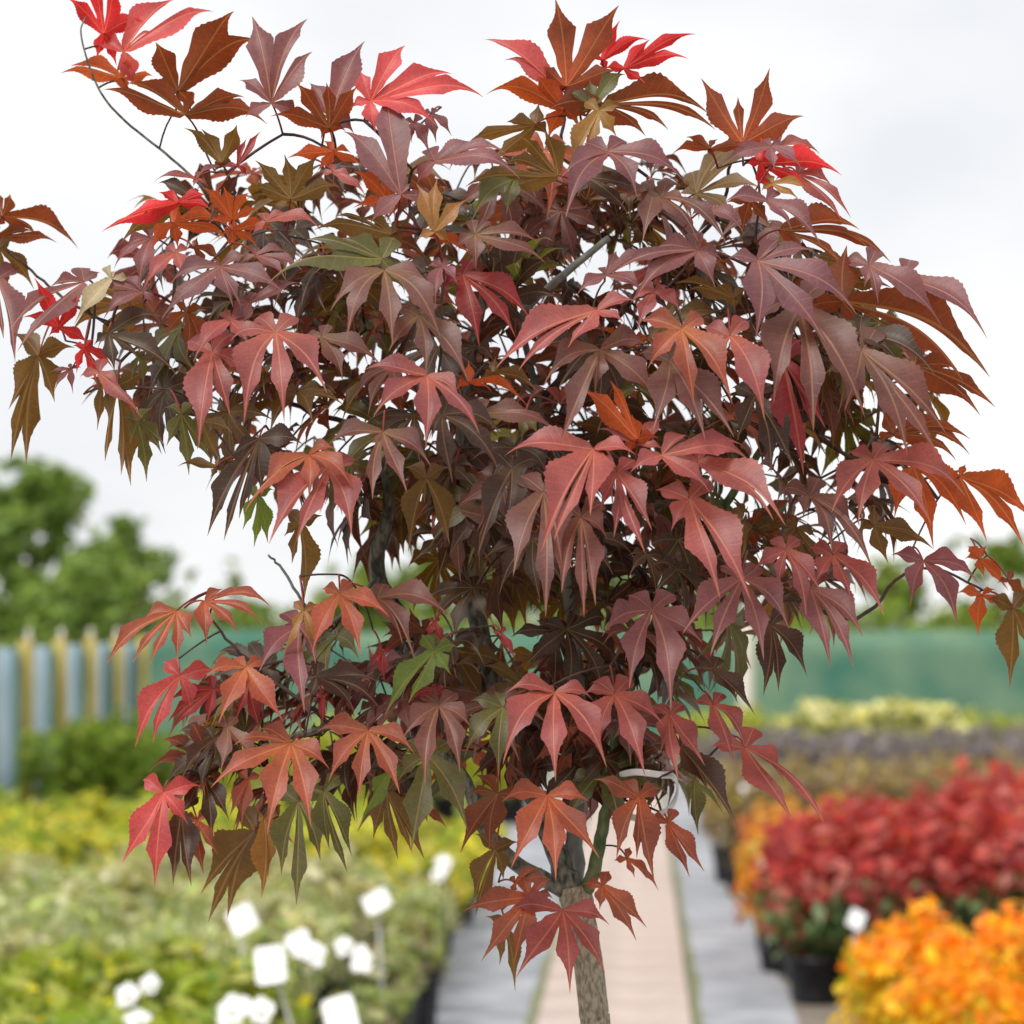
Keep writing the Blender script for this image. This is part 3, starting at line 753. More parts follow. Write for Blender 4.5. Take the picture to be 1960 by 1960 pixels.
K_photinia = plant_kind(0.14, 0.22, 0.25, 0.29, 620, 0.058, [(0.46, 0.05, 0.045), (0.58, 0.09, 0.08), (0.34, 0.035, 0.04), (0.66, 0.24, 0.20), (0.52, 0.07, 0.07)], lower=[(0.10, 0.18, 0.05), (0.22, 0.32, 0.14), (0.38, 0.10, 0.08), (0.07, 0.12, 0.04), (0.32, 0.38, 0.20)], aspect=0.45, spiky=0.12, lowat=0.46)
K_amber = plant_kind(0.12, 0.2, 0.20, 0.24, 520, 0.035, [(0.74, 0.40, 0.03), (0.70, 0.28, 0.06), (0.62, 0.48, 0.10), (0.5, 0.12, 0.05)], aspect=0.5)
K_spirea = plant_kind(0.12, 0.2, 0.22, 0.24, 460, 0.036, [(0.30, 0.22, 0.13), (0.34, 0.26, 0.15), (0.24, 0.17, 0.12), (0.44, 0.37, 0.12)], spiky=0.2, tipcols=[(0.66, 0.52, 0.06)], tipn=30)
K_heather = plant_kind(0.12, 0.2, 0.24, 0.2, 460, 0.04, [(0.23, 0.19, 0.23), (0.30, 0.26, 0.30), (0.18, 0.16, 0.18), (0.28, 0.25, 0.25)], spiky=0.15)
K_cream = plant_kind(0.12, 0.2, 0.24, 0.22, 420, 0.045, [(0.30, 0.34, 0.12), (0.36, 0.40, 0.10), (0.45, 0.46, 0.22)], tipcols=[(0.84, 0.80, 0.50), (0.78, 0.76, 0.42)], tipn=150, tipsize=0.05)

K_green2 = plant_kind(0.10, 0.17, 0.16, 0.14, 300, 0.055, [(0.30, 0.42, 0.06), (0.20, 0.32, 0.05), (0.42, 0.48, 0.16)], tipcols=[(0.85, 0.72, 0.05)], tipn=16)
K_sage2 = plant_kind(0.10, 0.17, 0.16, 0.16, 360, 0.045, [(0.60, 0.57, 0.345), (0.46, 0.48, 0.184), (0.76, 0.71, 0.506), (0.34, 0.34, 0.184)], spiky=0.35, tipcols=[(0.88, 0.80, 0.115)], tipn=6)
K_gold2 = plant_kind(0.10, 0.17, 0.17, 0.17, 380, 0.05, [(0.39, 0.52, 0.065), (0.55, 0.60, 0.104), (0.26, 0.36, 0.052)], spiky=0.3, tipcols=[(0.88, 0.88, 0.130), (0.88, 0.88, 0.585)], tipn=30)
K_edge = plant_kind(0.125, 0.24, 0.14, 0.08, 130, 0.045, [(0.34, 0.40, 0.12), (0.42, 0.42, 0.22), (0.26, 0.20, 0.12), (0.20, 0.26, 0.08)])
ORD = ('first', 'second', 'third', 'fourth', 'fifth', 'sixth', 'seventh', 'eighth', 'ninth', 'tenth', 'eleventh', 'twelfth')
def row_fill(name, kind, v0, v1, d0, d1, sv, sd, look, ref, cat, group, mix, s=(0.9, 1.15), xmax=0.19):
    """rows across the left bed; plants are counted from the path, rows from the near end of their kind"""
    d, row = d0, 0
    while d < d1:
        v, k = v1, 0
        while v >= v0:
            x, y, _ = P(v + rng.uniform(-.05, .05), d + rng.uniform(-.06, .06))
            if abs(x) < xmax * y + 0.25:
                kk = K_edge if (k == 0 and d < 12.5) else kind if rng.uniform() < 0.72 else mix
                place_plant(name, kk, x, y, f'{look}, {ORD[k]} from the path in the {ORD[row]} row {ref}', cat, group, rng.uniform(*s) * (0.8 if k == 0 else 1))
            v -= sv; k += 1
        d += sd; row += 1

G1 = 'potted plants filling the left bed'
row_fill('leafy_plant', K_green, -2.45, -0.88, 7.3, 9.6, 0.30, 0.36, 'bright green leafy plant', 'before the silvery plants', 'plant', G1, K_green2)
row_fill('sage_plant', K_sage, -3.3, -0.88, 9.75, 13.3, 0.34, 0.42, 'pale silvery plant', 'behind the green ones', 'plant', G1, K_sage2)
row_fill('golden_shrub', K_gold, -4.0, -0.92, 13.5, 17.6, 0.38, 0.46, 'golden green shrub', 'behind the silvery plants', 'plant', G1, K_gold2, s=(0.85, 1.08))
def px(x_px, d): return (x_px - 980) / 5880 * d
for k, (x, y, s) in enumerate(((-3.28, 22.3, .95), (-2.95, 22.5, 1.05), (-2.62, 22.2, 0.95), (-3.1, 23.3, 1.0))):
    place_plant('dark_shrub', K_dark, x, y, ('dark green bushy shrub at the foot of the blue fence', 'tallest dark green shrub beside the blue fence', 'dark green shrub next to the lime green shrubs', 'dark green shrub tucked behind the others against the blue fence')[k], 'shrub', 'dark green shrubs before the fence', s)
for k, (x, y, s) in enumerate(((-2.15, 22.4, 1.0), (-1.6, 22.8, 1.0), (-1.05, 22.6, 1.0), (-0.5, 22.9, 1.0), (0.0, 23, 1.0), (-2.2, 24.0, 1.1), (-1.3, 24.4, 1.1), (-0.2, 24.4, 1.1))):
    place_plant('lime_shrub', K_lime, x, y, f'lime green rounded shrub, {ORD[k % 5]} from the dark shrubs in the {ORD[k // 5]} row', 'shrub', 'lime green shrubs at the far end', s)

for k, (x_px, d, s) in enumerate(((1775, 9.2, 1.0), (1965, 9.35, 1.0), (1860, 8.65, .9))):
    place_plant('orange_shrub', K_orange, px(x_px, d), d, ('round orange leaved shrub beside the grey stake of a plant label', 'orange leaved shrub beyond its round neighbour away from the path', 'low orange and yellow shrub in front of the two taller orange ones')[k], 'shrub', 'orange leaved shrubs in black pots', s)
def right_rows(name, kind, rows, look, group, s, ref, dj=0.0, sf=None):
    for r, (d, xs) in enumerate(rows):
        for k, x_px in enumerate(xs):
            sc = rng.uniform(*s) * (sf(x_px) if sf else 1)
            place_plant(name, kind, px(x_px, d), d + rng.uniform(-dj, dj), f'{look}, {ORD[k]} from the path in the {ORD[r]} row {ref}', 'shrub', group, sc)
right_rows('red_shrub', K_photinia, ((12.2, (1560, 1670, 1785, 1910)), (12.9, (1545, 1630, 1730, 1850, 1960)), (13.6, (1570, 1680, 1800, 1920)), (14.3, (1650, 1760, 1880, 1980))),
           'red topped potted shrub', 'red leaved shrubs in the right bed', (0.88, 0.98), 'behind the orange shrubs', 0.08, lambda q: 1.06 if q > 1800 else 0.9)
right_rows('amber_shrub', K_amber, ((13.3, (1492,)), (14.0, (1485, 1530)), (14.9, (1482, 1550, 1620)), (15.6, (1480, 1570, 1660, 1750, 1910))),
           'amber yellow shrub', 'amber shrubs beside the red ones', (0.84, 0.96), 'beside the red shrubs')
right_rows('bronze_shrub', K_spirea, [(d, np.arange(1400 + rng.uniform(0, 40), 2010, 100)) for d in (17.0, 17.8, 18.6)],
           'bronze potted shrub', 'bronze shrubs in the right bed', (0.92, 1.05), 'before the heathers')
right_rows('heather_plant', K_heather, [(d, np.arange(1370 + rng.uniform(0, 40), 2010, 80)) for d in (21.2, 22.0, 23.0)],
           'dull purple heather', 'heathers in the right bed', (1.1, 1.18), 'before the cream flowers')
right_rows('lime_plant', K_lime, [(26.6, np.arange(1340, 2010, 90))], 'yellow green shrub', 'yellow green shrubs before the netting', (0.98, 1.1), 'before the netting')
right_rows('cream_flower', K_cream, [(26.0, (1560, 1690, 1740, 1790)), (26.3, (1600, 1715, 1765))], 'cream flowering plant', 'cream flowers before the netting', (1.18, 1.3), 'before the netting')

# ------------------------------------------------------------------ plant labels
def plant_label(x_px, y_px, d, w, h, label, tilt=0.0, lean=0.0, stake=True, wide=1.0):
    x = px(x_px, d); z = 1.5 + (1190 - y_px) / 5880 * d
    root = empty('plant_label', (x + lean, d, 0))
    tag(root, label, 'plant label', 'white plant labels on stakes')
    mb = MB()
    mb.tube([(0, 0, 0.1), (-lean * 0.5, 0, 0.1 + (z - 0.1) * 0.55), (-lean, 0.004, z)], [0.006, 0.006, 0.005], 6)
    link('stake', mb.mesh('stake', [M_stake], False), root)
    mb = MB()
    n = 8; vs_, f = [], []
    for sgn in (-1, 1):
        for i in range(4):
            cx, cz = ((-1, -1), (1, -1), (1, 1), (-1, 1))[i]
            for q in range(3):
                a = math.pi * (1 + i / 2) + q * math.pi / 4
                r = min(w, h) * 0.25
                xx = cx * (w - r) + r * math.cos(a) ; zz = cz * (h - r) + r * math.sin(a)
                c, s_ = math.cos(tilt), math.sin(tilt)
                vs_.append((xx * c - zz * s_ - lean, sgn * 0.0015 - 0.008 + 0.7 * (zz * c), xx * s_ + zz * c + z))
    f = [tuple(range(11, -1, -1)), tuple(range(12, 24))] + [(i, (i + 1) % 12, 12 + (i + 1) % 12, 12 + i) for i in range(12)]
    mb.add(vs_, f, smooth=False)
    link('tag', mb.mesh('tag', [M_white], False), root)

for a in ((466, 1756, 9.2, .040, .038, .5, 0.0, 'tilted white plant label at the back of the silvery plants'),
          (520, 1842, 8.6, .042, .048, .15, 0.14, 'large square white plant label on a long slanting stake'),
          (722, 1722, 9.8, .042, .03, .5, 0.03, 'wide white plant label among the silvery plants beside the path'),
          (655, 1945, 8.1, .042, .055, .3, 0.02, 'tall white plant label leaning over the bright green plants'),
          (1465, 1645, 13.2, .032, .03, .2, 0, 'small white plant label between the amber and red shrubs'),
          (1428, 1510, 17.5, .035, .045, .0, 0, 'upright white plant label beside the bronze shrubs'),
          (1636, 1756, 11.2, .03, .032, -.5, -.02, 'white plant label on a tall grey stake beside the orange shrub')):
    plant_label(a[0], a[1], a[2], a[3], a[4], a[7], a[5], a[6])

def white_flower(x_px, y_px, d, r, txt):
    x = px(x_px, d); z = 1.5 + (1190 - y_px) / 5880 * d
    root = empty('white_flower', (x, d, 0))
    tag(root, txt, 'flower', 'white flowers in the left bed')
    mb = MB(); mb.tube([(0.02, 0, 0.17), (0.01, 0, z * 0.6), (0, 0, z)], 0.003, 5)
    link('stem', mb.mesh('stem', [M_bark_green], False), root)
    r *= 0.86
    for k in range(5):
        mb = MB(); a = k * 1.257 + 0.3 + rng.uniform(-.15, .15); pts = []; rk = r * rng.uniform(0.75, 1.15)
        ca, sa = math.cos(a), math.sin(a)
        for t, w in ((0.0, .12), (.35, .42), (.7, .5), (1.0, .3), (1.1, .02)):
            for s_ in (-1, 1):
                u_, v_ = t * rk, s_ * w * rk
                pts.append((u_ * ca - v_ * sa, -0.02 + 0.002 * k + 0.75 * (u_ * sa + v_ * ca), (u_ * sa + v_ * ca) + z))
        mb.add(pts, [(2*i, 2*i+1, 2*i+3, 2*i+2) for i in range(4)])
        link('petal', mb.mesh('petal', [M_white], False), root)
    mb = MB(); mb.lathe([(0, -0.006), (0.007, -0.003), (0.007, 0.003), (0, 0.006)], 8, c=(0, -0.022, z))
    link('flower_centre', mb.mesh('flower_centre', [M_post], False), root)
for a in ((448, 1928, 8.0, .05, 'largest white flower on the bright green plants'), (502, 1930, 8.0, .038, 'white flower touching the largest one'),
          (250, 1900, 8.3, .034, 'white flower below the smallest white bloom'), (292, 1878, 8.5, .03, 'smallest white bloom at the edge of the silvery plants'),
          (578, 1806, 8.8, .046, 'big white flower beside the large square plant label'), (604, 1822, 8.75, .034, 'white flower overlapping the big one beside the square label'),
          (662, 1806, 8.9, .036, 'upper white flower of the pair nearest the tall leaning label'), (694, 1828, 8.8, .04, 'lower white flower of the pair nearest the tall leaning label'),
          (270, 1950, 7.9, .038, 'white flower low in the bright green leaves'), (850, 1650, 11.5, .034, 'white flower among the golden shrubs beside the path'),
          (838, 1672, 11.3, .03, 'small white flower just under the one among the golden shrubs')):
    white_flower(*a)

# ------------------------------------------------------------------ trees behind
def bg_tree(name, x_px, y_top, d, halfw, label, n, cols, leafs=0.11, seed=0, z_low=0.5):
    x = px(x_px, d); ztop = 1.5 + (1190 - y_top) / 5880 * d; w = halfw / 5880 * d
    root = empty(name, (x, d, 0))
    tag(root, label, 'tree', 'trees beyond the netting')
    mb = MB()
    mb.tube([(0, 0, -0.02), (0.05, 0, ztop * 0.3), (0, 0.03, ztop * 0.6), (0.05, 0, ztop * 0.9)], [0.11, 0.09, 0.06, 0.02], 8)
    limbs = []
    for k in range(9):
        a = rng.uniform(0, 6.28); z0 = ztop * rng.uniform(0.25, 0.6); r = w * rng.uniform(0.5, 0.95)
        e = np.array([math.cos(a) * r, math.sin(a) * r, z0 + ztop * rng.uniform(0.1, 0.35)])
        mb.tube([(0.02, 0, z0), (e[0] * .5, e[1] * .5, (z0 + e[2]) / 2 + .05), e], [0.04, 0.025, 0.01], 6, cap=False)
    link('trunk', mb.mesh('trunk', [M_twig], False), root)
    nc = 64; cl = []
    for k in range(nc):
        t = rng.uniform(0, 1); z = z_low + (ztop - z_low) * t
        r = w * math.sin(math.pi * min(1, 0.28 + 0.72 * t) ** 0.9) ** 0.7 * rng.uniform(0.2, 1.0)
        a = rng.uniform(0, 6.28)
        cl.append((math.cos(a) * r * 1.08, math.sin(a) * r, z, w * rng.uniform(0.07, 0.22)))
    for k in range(12):
        a = rng.uniform(-0.2, 3.3)
        cl.append((math.cos(a) * w * 1.12, 0, z_low + (ztop - z_low) * (0.45 + 0.6 * max(0, math.sin(a))), w * rng.uniform(0.05, 0.09)))
    cl = np.array(cl); per = cl[:, 3] ** 2; per /= per.sum()
    idx = rng.choice(len(cl), n, p=per)
    dv = rng.normal(size=(n, 3)); dv /= np.linalg.norm(dv, axis=1)[:, None]
    cen = cl[idx, :3] + dv * (cl[idx, 3] * rng.uniform(0.4, 1.05, n))[:, None]
    cen[:, 2] = np.maximum(cen[:, 2], 0.25)
    mb = MB()
    leaf_cards(mb, cen, leafs, pick(cols, n), 0.6, dv * 0.6, 0.5)
    link('crown', mb.mesh('crown', [M_fol]), root)

GRN = [(0.20, 0.31, 0.06), (0.26, 0.38, 0.09), (0.33, 0.43, 0.12), (0.14, 0.23, 0.04)]
GR2 = [(0.20, 0.31, 0.05), (0.27, 0.37, 0.07), (0.13, 0.22, 0.03), (0.34, 0.38, 0.09)]
bg_tree('leafy_tree', 60, 905, 44, 250, 'large green tree rising above the yellow post fence', 6000, GRN, 0.12)
bg_tree('leafy_tree', 240, 1010, 46, 120, 'smaller green tree beside the large one above the post fence', 1900, GRN, 0.12)
bg_tree('leafy_tree', 160, 1090, 41, 250, 'low green bush right behind the yellow post fence', 4500, GRN, 0.12)
bg_tree('leafy_tree', 448, 1085, 50, 36, 'slender young tree standing clear of the others against the sky', 260, GR2)
bg_tree('leafy_tree', 480, 1165, 48, 150, 'low pale green tree behind the netting', 1300, GR2)
for k, (x_px, yt, hw) in enumerate(((700, 1085, 130), (830, 1060, 130), (980, 1070, 140), (1160, 1075, 150), (1340, 1090, 150), (1520, 1110, 140))):
    bg_tree('leafy_tree', x_px, yt, 50 + rng.uniform(-3, 3), hw, f'mid green tree beyond the netting, {ORD[k]} along from the low pale tree', 1900, GR2)
bg_tree('leafy_tree', 1700, 1085, 48, 130, 'rounded light green tree above the green netting', 1800, GR2)
bg_tree('leafy_tree', 1910, 1040, 50, 170, 'tallest green tree above the right end of the netting', 2400, GR2)
mb = MB(); n = 22000
cen = np.stack([rng.uniform(-26, 26, n), 47 + rng.uniform(-1, 1, n), np.abs(rng.uniform(0, 1.0, n)) * (1.55 + .25 * np.sin(np.linspace(0, 50, n))) ], 1)
leaf_cards(mb, cen, 0.12, pick(GR2, n), 0.5, None, 0.5)
o = link('far_hedge', mb.mesh('far_hedge', [M_fol])); tag(o, 'long green hedge far behind the netting fence', 'hedge', kind='stuff')

# ------------------------------------------------------------------ the red maple
CODES = {  # reflected colour, transmitted colour
 'p': ((0.335, 0.075, 0.078), (0.58, 0.09, 0.06)),
 'q': ((0.58, 0.075, 0.085), (0.80, 0.09, 0.07)),
 's': ((0.40, 0.088, 0.055), (0.66, 0.13, 0.05)),
 'm': ((0.205, 0.072, 0.088), (0.42, 0.07, 0.04)),
 'n': ((0.175, 0.066, 0.064), (0.40, 0.085, 0.03)),
 'e': ((0.30, 0.075, 0.05), (0.55, 0.10, 0.03)),
 'o': ((0.18, 0.040, 0.016), (0.52, 0.085, 0.016)),
 'O': ((0.50, 0.075, 0.02), (0.90, 0.15, 0.02)),
 'b': ((0.13, 0.065, 0.02), (0.38, 0.17, 0.025)),
 'g': ((0.10, 0.085, 0.03), (0.26, 0.24, 0.03)),
 'G': ((0.13, 0.19, 0.03), (0.32, 0.42, 0.03)),
 'y': ((0.30, 0.14, 0.035), (0.62, 0.26, 0.03)),
 'r': ((0.70, 0.020, 0.035), (0.92, 0.03, 0.03)),
 'c': ((0.25, 0.012, 0.022), (0.55, 0.015, 0.02)),
 'd': ((0.056, 0.026, 0.020), (0.16, 0.04, 0.022)),  # dark maroon with the shade of the inner crown put into it
 't': ((0.45, 0.36, 0.22), (0.5, 0.4, 0.2)),
}
PALM = {'e': (0.58, 0.11, 0.03), 'n': (0.20, 0.125, 0.06), 'p': (0.42, 0.115, 0.075), 's': (0.46, 0.16, 0.06), 'b': (0.22, 0.12, 0.03), 'o': (0.22, 0.08, 0.022), 'm': (0.25, 0.09, 0.08), 'd': (0.10, 0.06, 0.03), 'g': (0.15, 0.15, 0.04), 'O': (0.6, 0.12, 0.03)}
PROF_T = np.array([0, .10, .20, .28, .36, .44, .53, .62, .71, .80, .90, 1.0])
PROF_W = np.array([.30, .42, .55, .70, .92, 1.0, .93, .68, .37, .17, .07, .0])

def leaf_geom(mb, tips, nrm, sgn, w, colr, colt, serr=True, nst=33, petiole=None, mats=(0, 1), palm=None, smb=None):
    """tips: lobe tip vectors from the leaf base; nrm: leaf plane normal facing out; sgn: which side bulges"""
    nrm = nrm / np.linalg.norm(nrm)
    e1 = np.cross(nrm, (0.0, 0.3, 1.0)); e1 /= np.linalg.norm(e1); e2 = np.cross(nrm, e1)
    ang = [math.atan2(t @ e2, t @ e1) for t in tips]
    od = np.argsort(ang); tips = [tips[i] for i in od]; ang = [ang[i] for i in od]
    Ls = [np.linalg.norm(t) for t in tips]; Lm = max(Ls); m = len(tips)
    arch = rng.uniform(0.06, 0.15); fold = rng.uniform(0.16, 0.46)
    jig = rng.uniform(0.85, 1.15); pk = rng.uniform(0.2, 0.9)
    for k in range(m):
        Lk = Ls[k]; d = tips[k] / Lk
        perp = np.cross(nrm, d); perp /= np.linalg.norm(perp) + 1e-9
        nn = np.cross(d, perp)
        gl = (ang[(k + 1) % m] - ang[k]) % (2 * math.pi); gr = (ang[k] - ang[k - 1]) % (2 * math.pi)
        if m == 1: gl = gr = 6.28
        wm = min((0.62 * Lk + 0.38 * Lm) * 0.193 * w, 0.30 * Lk)
        t = np.linspace(0, 1, nst) ** 0.92
        s = t * Lk
        pw = np.interp(t, PROF_T, PROF_W) * wm
        sides = []
        for gap in (gl, gr):
            half = min(gap / 2, R(58))
            tooth = np.ones(nst)
            if serr:
                tooth = 1 + np.where(np.arange(nst) % 2 == 0, 0.055, -0.035) * rng.uniform(0.5, 1.5, nst)
                tooth[:3] = 1
            lim = s * math.tan(half) * np.interp(t, [.20, .30], [1.05, 0.76]) + 0.0002
            sides.append(np.minimum(pw * tooth, lim) + 0.00012)
        lat = rng.uniform(-0.05, 0.05) * Lk * np.sin(math.pi * t)
        a = arch * rng.uniform(0.6, 1.4)
        bul = a * Lk * (4 * t * (1 - t)) * sgn
        tw = rng.uniform(-0.35, 0.35) * t
        sag = (0.015 + 0.09 * math.hypot(d[0], d[1]) ** 2 * rng.uniform(0.5, 1.3)) * Lk * 6.0 * t ** 2 * (1 - t)
        mid = d[None] * s[:, None] + perp[None] * lat[:, None] + nn[None] * bul[:, None] + np.array((0, 0, 1.0))[None] * sag[:, None]
        cols = []
        us = (1, 0.5, 0, -0.5, -1) if serr else (1, 0, -1)
        uvs = []
        for u in us:
            wid = sides[0] if u > 0 else sides[1]
            off = u * wid
            h = fold * jig * np.abs(off) * sgn - 0.25 * np.abs(off) * (t > .7) * (t - .7) * sgn
            pr = perp[None] * np.cos(tw)[:, None] + nn[None] * np.sin(tw)[:, None]
            cols.append(mid + pr * off[:, None] + nn[None] * h[:, None])
            uvs.append(np.stack([off / max(wm, 1e-6), t], 1))
        nc = len(us)
        v = np.stack(cols, 1).reshape(-1, 3); uv = np.stack(uvs, 1).reshape(-1, 2)
        f = []
        for i in range(nst - 1):
            for j in range(nc - 1):
                q = i * nc + j
                f.append((q, q + 1, q + nc + 1, q + nc))
        # lobe tips go a little darker and duller, the palm keeps a touch of green
        tt = np.repeat(t, nc)[:, None]
        cr = colr[None] * (1.06 - 0.22 * tt ** 3) + np.array((0.0, 0.018, 0.0))[None] * (1 - tt)
        ct = np.repeat(colt[None], len(v), 0)
        if palm is not None:
            kf = np.clip((0.5 - tt) / 0.4, 0, 1) * pk
            cr = cr * (1 - kf) + np.asarray(palm)[None] * kf
        mb.add(v + ORG, f, mats[0], uv, Col=cr, Tcol=ct)
    if petiole is not None:
        n = 6; q = np.linspace(0, 1, n)[:, None]
        ctrl = petiole * 0.5 + np.array((0, 0, 0.006))
        pts = (1 - q) ** 2 * 0 + 2 * q * (1 - q) * ctrl + q ** 2 * petiole
        (smb or mb).tube(pts + ORG, np.linspace(0.0008, 0.0011, n), 5, 0 if smb else mats[1], cap=False)

ORG = np.zeros(3)
tree_x, tree_y = LIMBS[0][1][0][0] / 1000, LIMBS[0][1][0][1] / 1000
maple = empty('maple_tree', (tree_x, tree_y, 0))
tag(maple, 'young red leaved Japanese maple with slender trunk standing over the path', 'tree')
T0 = np.array([tree_x, tree_y, 0.0])

# trunk and limbs
nodes = []      # attachment points for twigs
mats_of = [M_bark, M_bark_dark, M_bark_dark, M_bark_green, M_bark_grey] + [M_bark_dark] + [M_twig] * 4 + [M_bark_grey] + [M_twig] * 20
for k, (nm, pts) in enumerate(LIMBS):
    a = np.array([p[:3] for p in pts]) / 1000; r = np.array([p[3] for p in pts]) / 1000
    if nm == 'trunk':
        z = a[0]
        a = np.concatenate([[z + (0.02, 0.0, -z[2] + 0.24), z + (0.012, 0, -0.55), z + (0.006, 0.0, -0.25)], a]); r = np.concatenate([[0.019, 0.0165, 0.0155], r])
    c = catmull(np.concatenate([a, r[:, None]], 1), 6)
    mb = MB()
    wob = rng.normal(size=(len(c), 3)) * (c[:, 3:4] * (0 if k == 0 else 0.10 if k < 6 else 0.35)); wob[0] = 0
    mb.tube(c[:, :3] + wob - T0, np.maximum(c[:, 3], 0.0006), 20 if k < 6 else 7, lump=0.02 if k < 6 else 0)
    link(nm, mb.mesh(nm, [mats_of[k]], False), maple)
    if k > 0: nodes += [(p, 0.0) for p in c[3:, :3]]

POT = empty('black_pot', (tree_x + 0.02, tree_y, 0)); tag(POT, 'black plastic pot holding the red maple on the path', 'pot')
mb = MB(); mb.lathe([(0, .03), (.14, .03), (.145, .04), (.175, .27), (.185, .27), (.187, .30), (.175, .30), (.17, .27)], 32)
link('shell', mb.mesh('shell', [M_pot], False), POT)
mb = MB(); mb.lathe([(.172, .265), (.08, .272), (0, .275)], 32)
link('soil', mb.mesh('soil', [M_soil], False), POT)

petends = []
def jitter(c, a=0.12):
    c = np.asarray(c, float)
    return np.clip(c * rng.uniform(1 - a, 1 + a) * (1 + rng.uniform(-a * .5, a * .5, 3)), 0, 0.95)

def pet_vec(tips, length):
    mean = np.mean([t / np.linalg.norm(t) for t in tips], 0)
    v = -mean * 0.7 + np.array((0, 0.75, -0.15)) + rng.normal(size=3) * 0.25
    return v / np.linalg.norm(v) * length

count = 0
for code, w, phi, base, tips in LEAVES:
    b = np.array(base) / 1000; tv = [np.array(t) / 1000 - b for t in tips]
    tv = [t for t in tv if np.linalg.norm(t) > 0.006]
    ph = R(phi); nrm = np.array((0, -math.cos(ph), math.sin(ph))); sgn = 1 if phi > 0 else -1
    pet = pet_vec(tv, rng.uniform(0.025, 0.045))
    lobes = list(tv)
    if len(tv) <= 4 and len(tv) > 1:
        Lm = max(np.linalg.norm(t) for t in tv); mean = np.sum(tv, 0); mean /= np.linalg.norm(mean)
        side = np.cross(nrm, mean)
        for s_ in (-1, 1):
            q = -mean * 0.45 + side * s_ * 0.8 + np.array((0, 0.55, 0))
            if all((q @ t) / np.linalg.norm(q) / np.linalg.norm(t) < 0.75 for t in tv):
                lobes.append(q / np.linalg.norm(q) * Lm * 0.33)
    cr, ct = CODES[code]
    mb = MB(); smb = MB()
    leaf_geom(mb, lobes, nrm, sgn, w, jitter(cr), jitter(ct), True, 33, pet, palm=PALM.get(code), smb=smb)
    lf = link('leaf', mb.mesh('leaf', [M_leaf]), maple, b - T0)
    link('stalk', smb.mesh('stalk', [M_stalk], False), lf)
    petends.append(b + pet); count += 1

# leaves deeper in the crown and round its far side
def inside(poly, x, z):
    c = False; n = len(poly)
    for i in range(n):
        (x1, z1), (x2, z2) = poly[i], poly[i - 1]
        if (z1 > z) != (z2 > z) and x < (x2 - x1) * (z - z1) / (z2 - z1) + x1: c = not c
    return c

def random_leaf(mb, b, local, smb=None):
    global ORG
    c0 = np.array((0.0, 3.0, 1.63))
    outw = (b - c0) * (1, 1, 0.3); outw /= np.linalg.norm(outw) + 1e-6
    d0 = outw * 0.55 + np.array((0, 0, -0.75)) + rng.normal(size=3) * 0.45; d0 /= np.linalg.norm(d0)
    nrm = outw + np.array((0, -0.1, 0.9)) + rng.normal(size=3) * 0.35
    nrm -= d0 * (nrm @ d0); nrm /= np.linalg.norm(nrm)
    side = np.cross(nrm, d0); L0 = rng.uniform(0.052, 0.078)
    lob = []
    for a, l in ((0, 1), (34, .93), (-34, .93), (72, .72), (-72, .72), (118, .36), (-118, .36)):
        a_ = R(a + rng.uniform(-6, 6)); v = math.cos(a_) * d0 + math.sin(a_) * side
        lob.append((v - nrm * 0.16 * abs(a) / 60) * L0 * l * rng.uniform(.9, 1.1))
    depth = b[1] - 3.0
    code = rng.choice(list('dnbgeom'), p=[.46, .16, .14, .10, .07, .02, .05])  # mostly the dark kind, painting extra shade into the crown
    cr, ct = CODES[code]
    pet = pet_vec(lob, rng.uniform(0.02, 0.04))
    ORG = np.zeros(3) if local else b - T0
    leaf_geom(mb, lob, nrm, 1, rng.uniform(0.9, 1.1), jitter(cr, .2), jitter(ct, .2), False, 11, pet, smb=smb)
    ORG = np.zeros(3)
    petends.append(b + pet)

fills = []
for poly, n in zip(CROWN_OUTLINES, (500, 135)):
    poly = [(a / 1000, b / 1000) for a, b in poly]
    xs = [p[0] for p in poly]; zs = [p[1] for p in poly]; k = 0
    while k < n:
        x, z = rng.uniform(min(xs), max(xs)), rng.uniform(min(zs), max(zs))
        if not inside(poly, x, z): continue
        u = (x + 0.01) / 0.47; v = (z - 1.73) / 0.42
        half = 0.24 * math.sqrt(max(0.04, 1 - min(1, u * u + v * v)))
        y = rng.uniform(-half * 0.55, half * 1.05)
        s = (3.0 + y) / 3.0
        fills.append(np.array((x * s, 3.0 + y, 1.5 + (z - 1.5) * s))); k += 1
fills.sort(key=lambda p: p[1])
n_part = max(0, 298 - count)
for b in fills[:n_part]:
    mb = MB(); smb = MB(); random_leaf(mb, b, True, smb)
    lf = link('leaf', mb.mesh('leaf', [M_leaf]), maple, b - T0)
    link('stalk', smb.mesh('stalk', [M_stalk], False), lf)
mb = MB()
for b in fills[n_part:]: random_leaf(mb, b, False)
tag(link('inner_leaves', mb.mesh('inner_leaves', [M_leaf, M_stalk]), maple), kind='stuff')

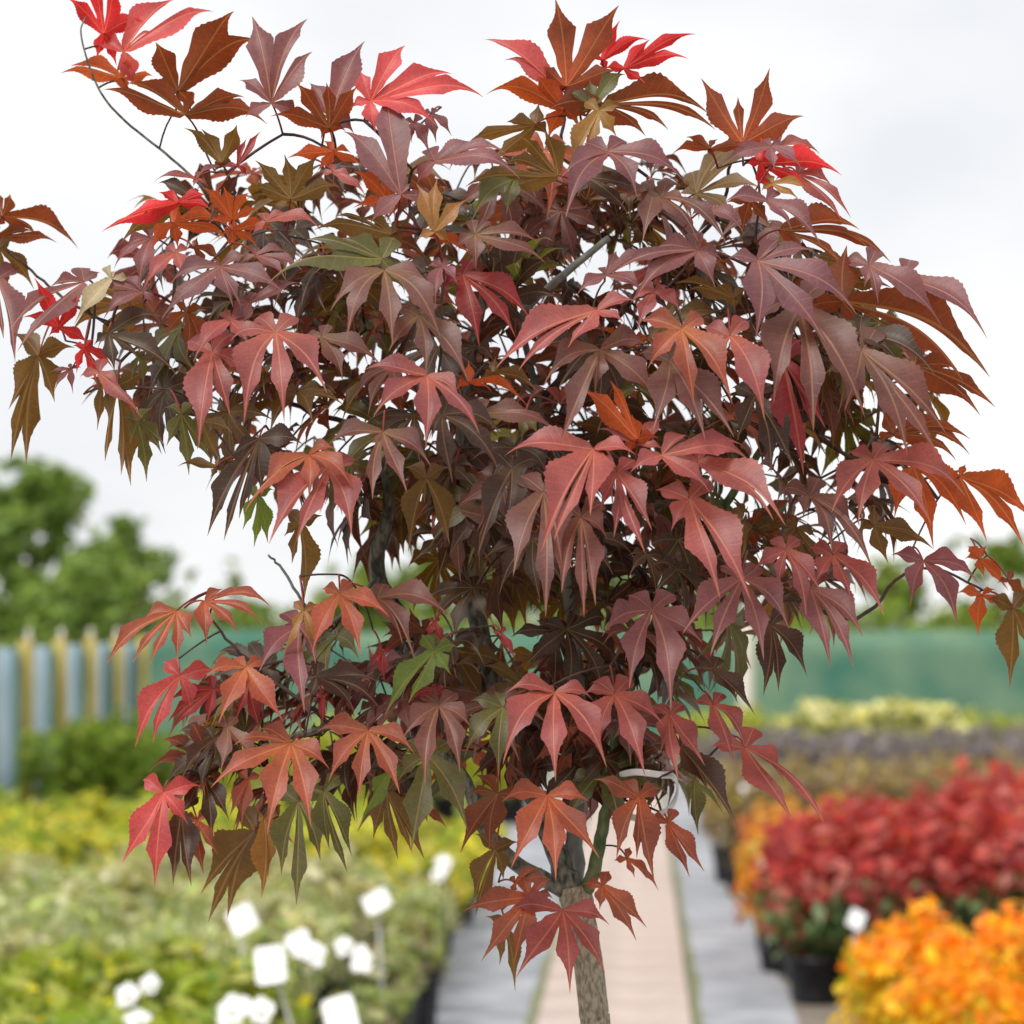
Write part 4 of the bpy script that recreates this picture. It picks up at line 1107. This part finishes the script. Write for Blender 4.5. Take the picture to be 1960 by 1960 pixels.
# twigs: join every leaf stalk to the nearest limb or twig
pos = np.array([p for p, _ in nodes]); nl = len(pos)
pe = np.array(petends); allp = np.concatenate([pos, pe]); N = len(allp)
parent = np.full(N, -1); best = np.full(N, 1e9); bi = np.full(N, -1)
heart = np.array((0.06, 3.02, 1.5))
for i in range(nl):
    dd = np.linalg.norm(pe - pos[i], axis=1)
    upd = dd < best[nl:]
    best[nl:][upd] = dd[upd]; bi[nl:][upd] = i
todo = set(range(nl, N)); order = []
while todo:
    j = min(todo, key=lambda q: best[q]); todo.discard(j); parent[j] = bi[j]; order.append(j)
    for q in todo:
        dd = np.linalg.norm(allp[q] - allp[j]) * 1.08
        if dd < best[q]: best[q] = dd; bi[q] = j
cnt = np.ones(N)
for j in reversed(order): cnt[parent[j]] += cnt[j] if parent[j] >= nl else 0
mb = MB()
for j in order:
    a, b = allp[parent[j]], allp[j]; Ld = np.linalg.norm(b - a)
    q = np.linspace(0, 1, 5)[:, None]
    mid = (a + b) / 2 + np.array((0, 0, 0.10 * Ld)) + rng.normal(size=3) * 0.05 * Ld
    pts = (1 - q) ** 2 * a + 2 * q * (1 - q) * mid + q ** 2 * b
    r0 = min(0.0017, 0.0008 + 0.00022 * math.sqrt(cnt[j]))
    mb.tube(pts - T0, np.linspace(r0, max(0.0009, r0 * 0.75), 5), 5, cap=False)
tag(link('twigs', mb.mesh('twigs', [M_twig], False), maple), kind='stuff')

# clear plastic tie caught on the green stem
M_tie = noise_mat('clear_plastic', (0.55, 0.56, 0.55), (0.78, 0.79, 0.78), 40, 0.15, 0.1, spec=0.6)
def at(x_px, y_px, d):
    y2 = (980 - y_px) / 5880 * d; c, s = math.cos(R(2.05)), math.sin(R(2.05))
    return np.array(((x_px - 980) / 5880 * d, d * c - y2 * s, 1.5 + d * s + y2 * c))
mb = MB()
c = catmull([at(1176, 1487, 2.955), at(1215, 1478, 2.93), at(1262, 1483, 2.92), at(1288, 1486, 2.92), at(1297, 1508, 2.925), at(1290, 1535, 2.93), at(1270, 1556, 2.93), at(1238, 1566, 2.935), at(1200, 1560, 2.945), at(1168, 1520, 2.96)], 5)
for dz in (-0.0022, -0.0008, 0.0008, 0.0022):
    mb.tube(c + (0, 0.001 * dz / 0.0022, dz), 0.0011, 6)
o = link('plastic_tie', mb.mesh('plastic_tie', [M_tie], False))
tag(o, 'clear plastic tie looped round the green stem of the maple', 'plant tie')
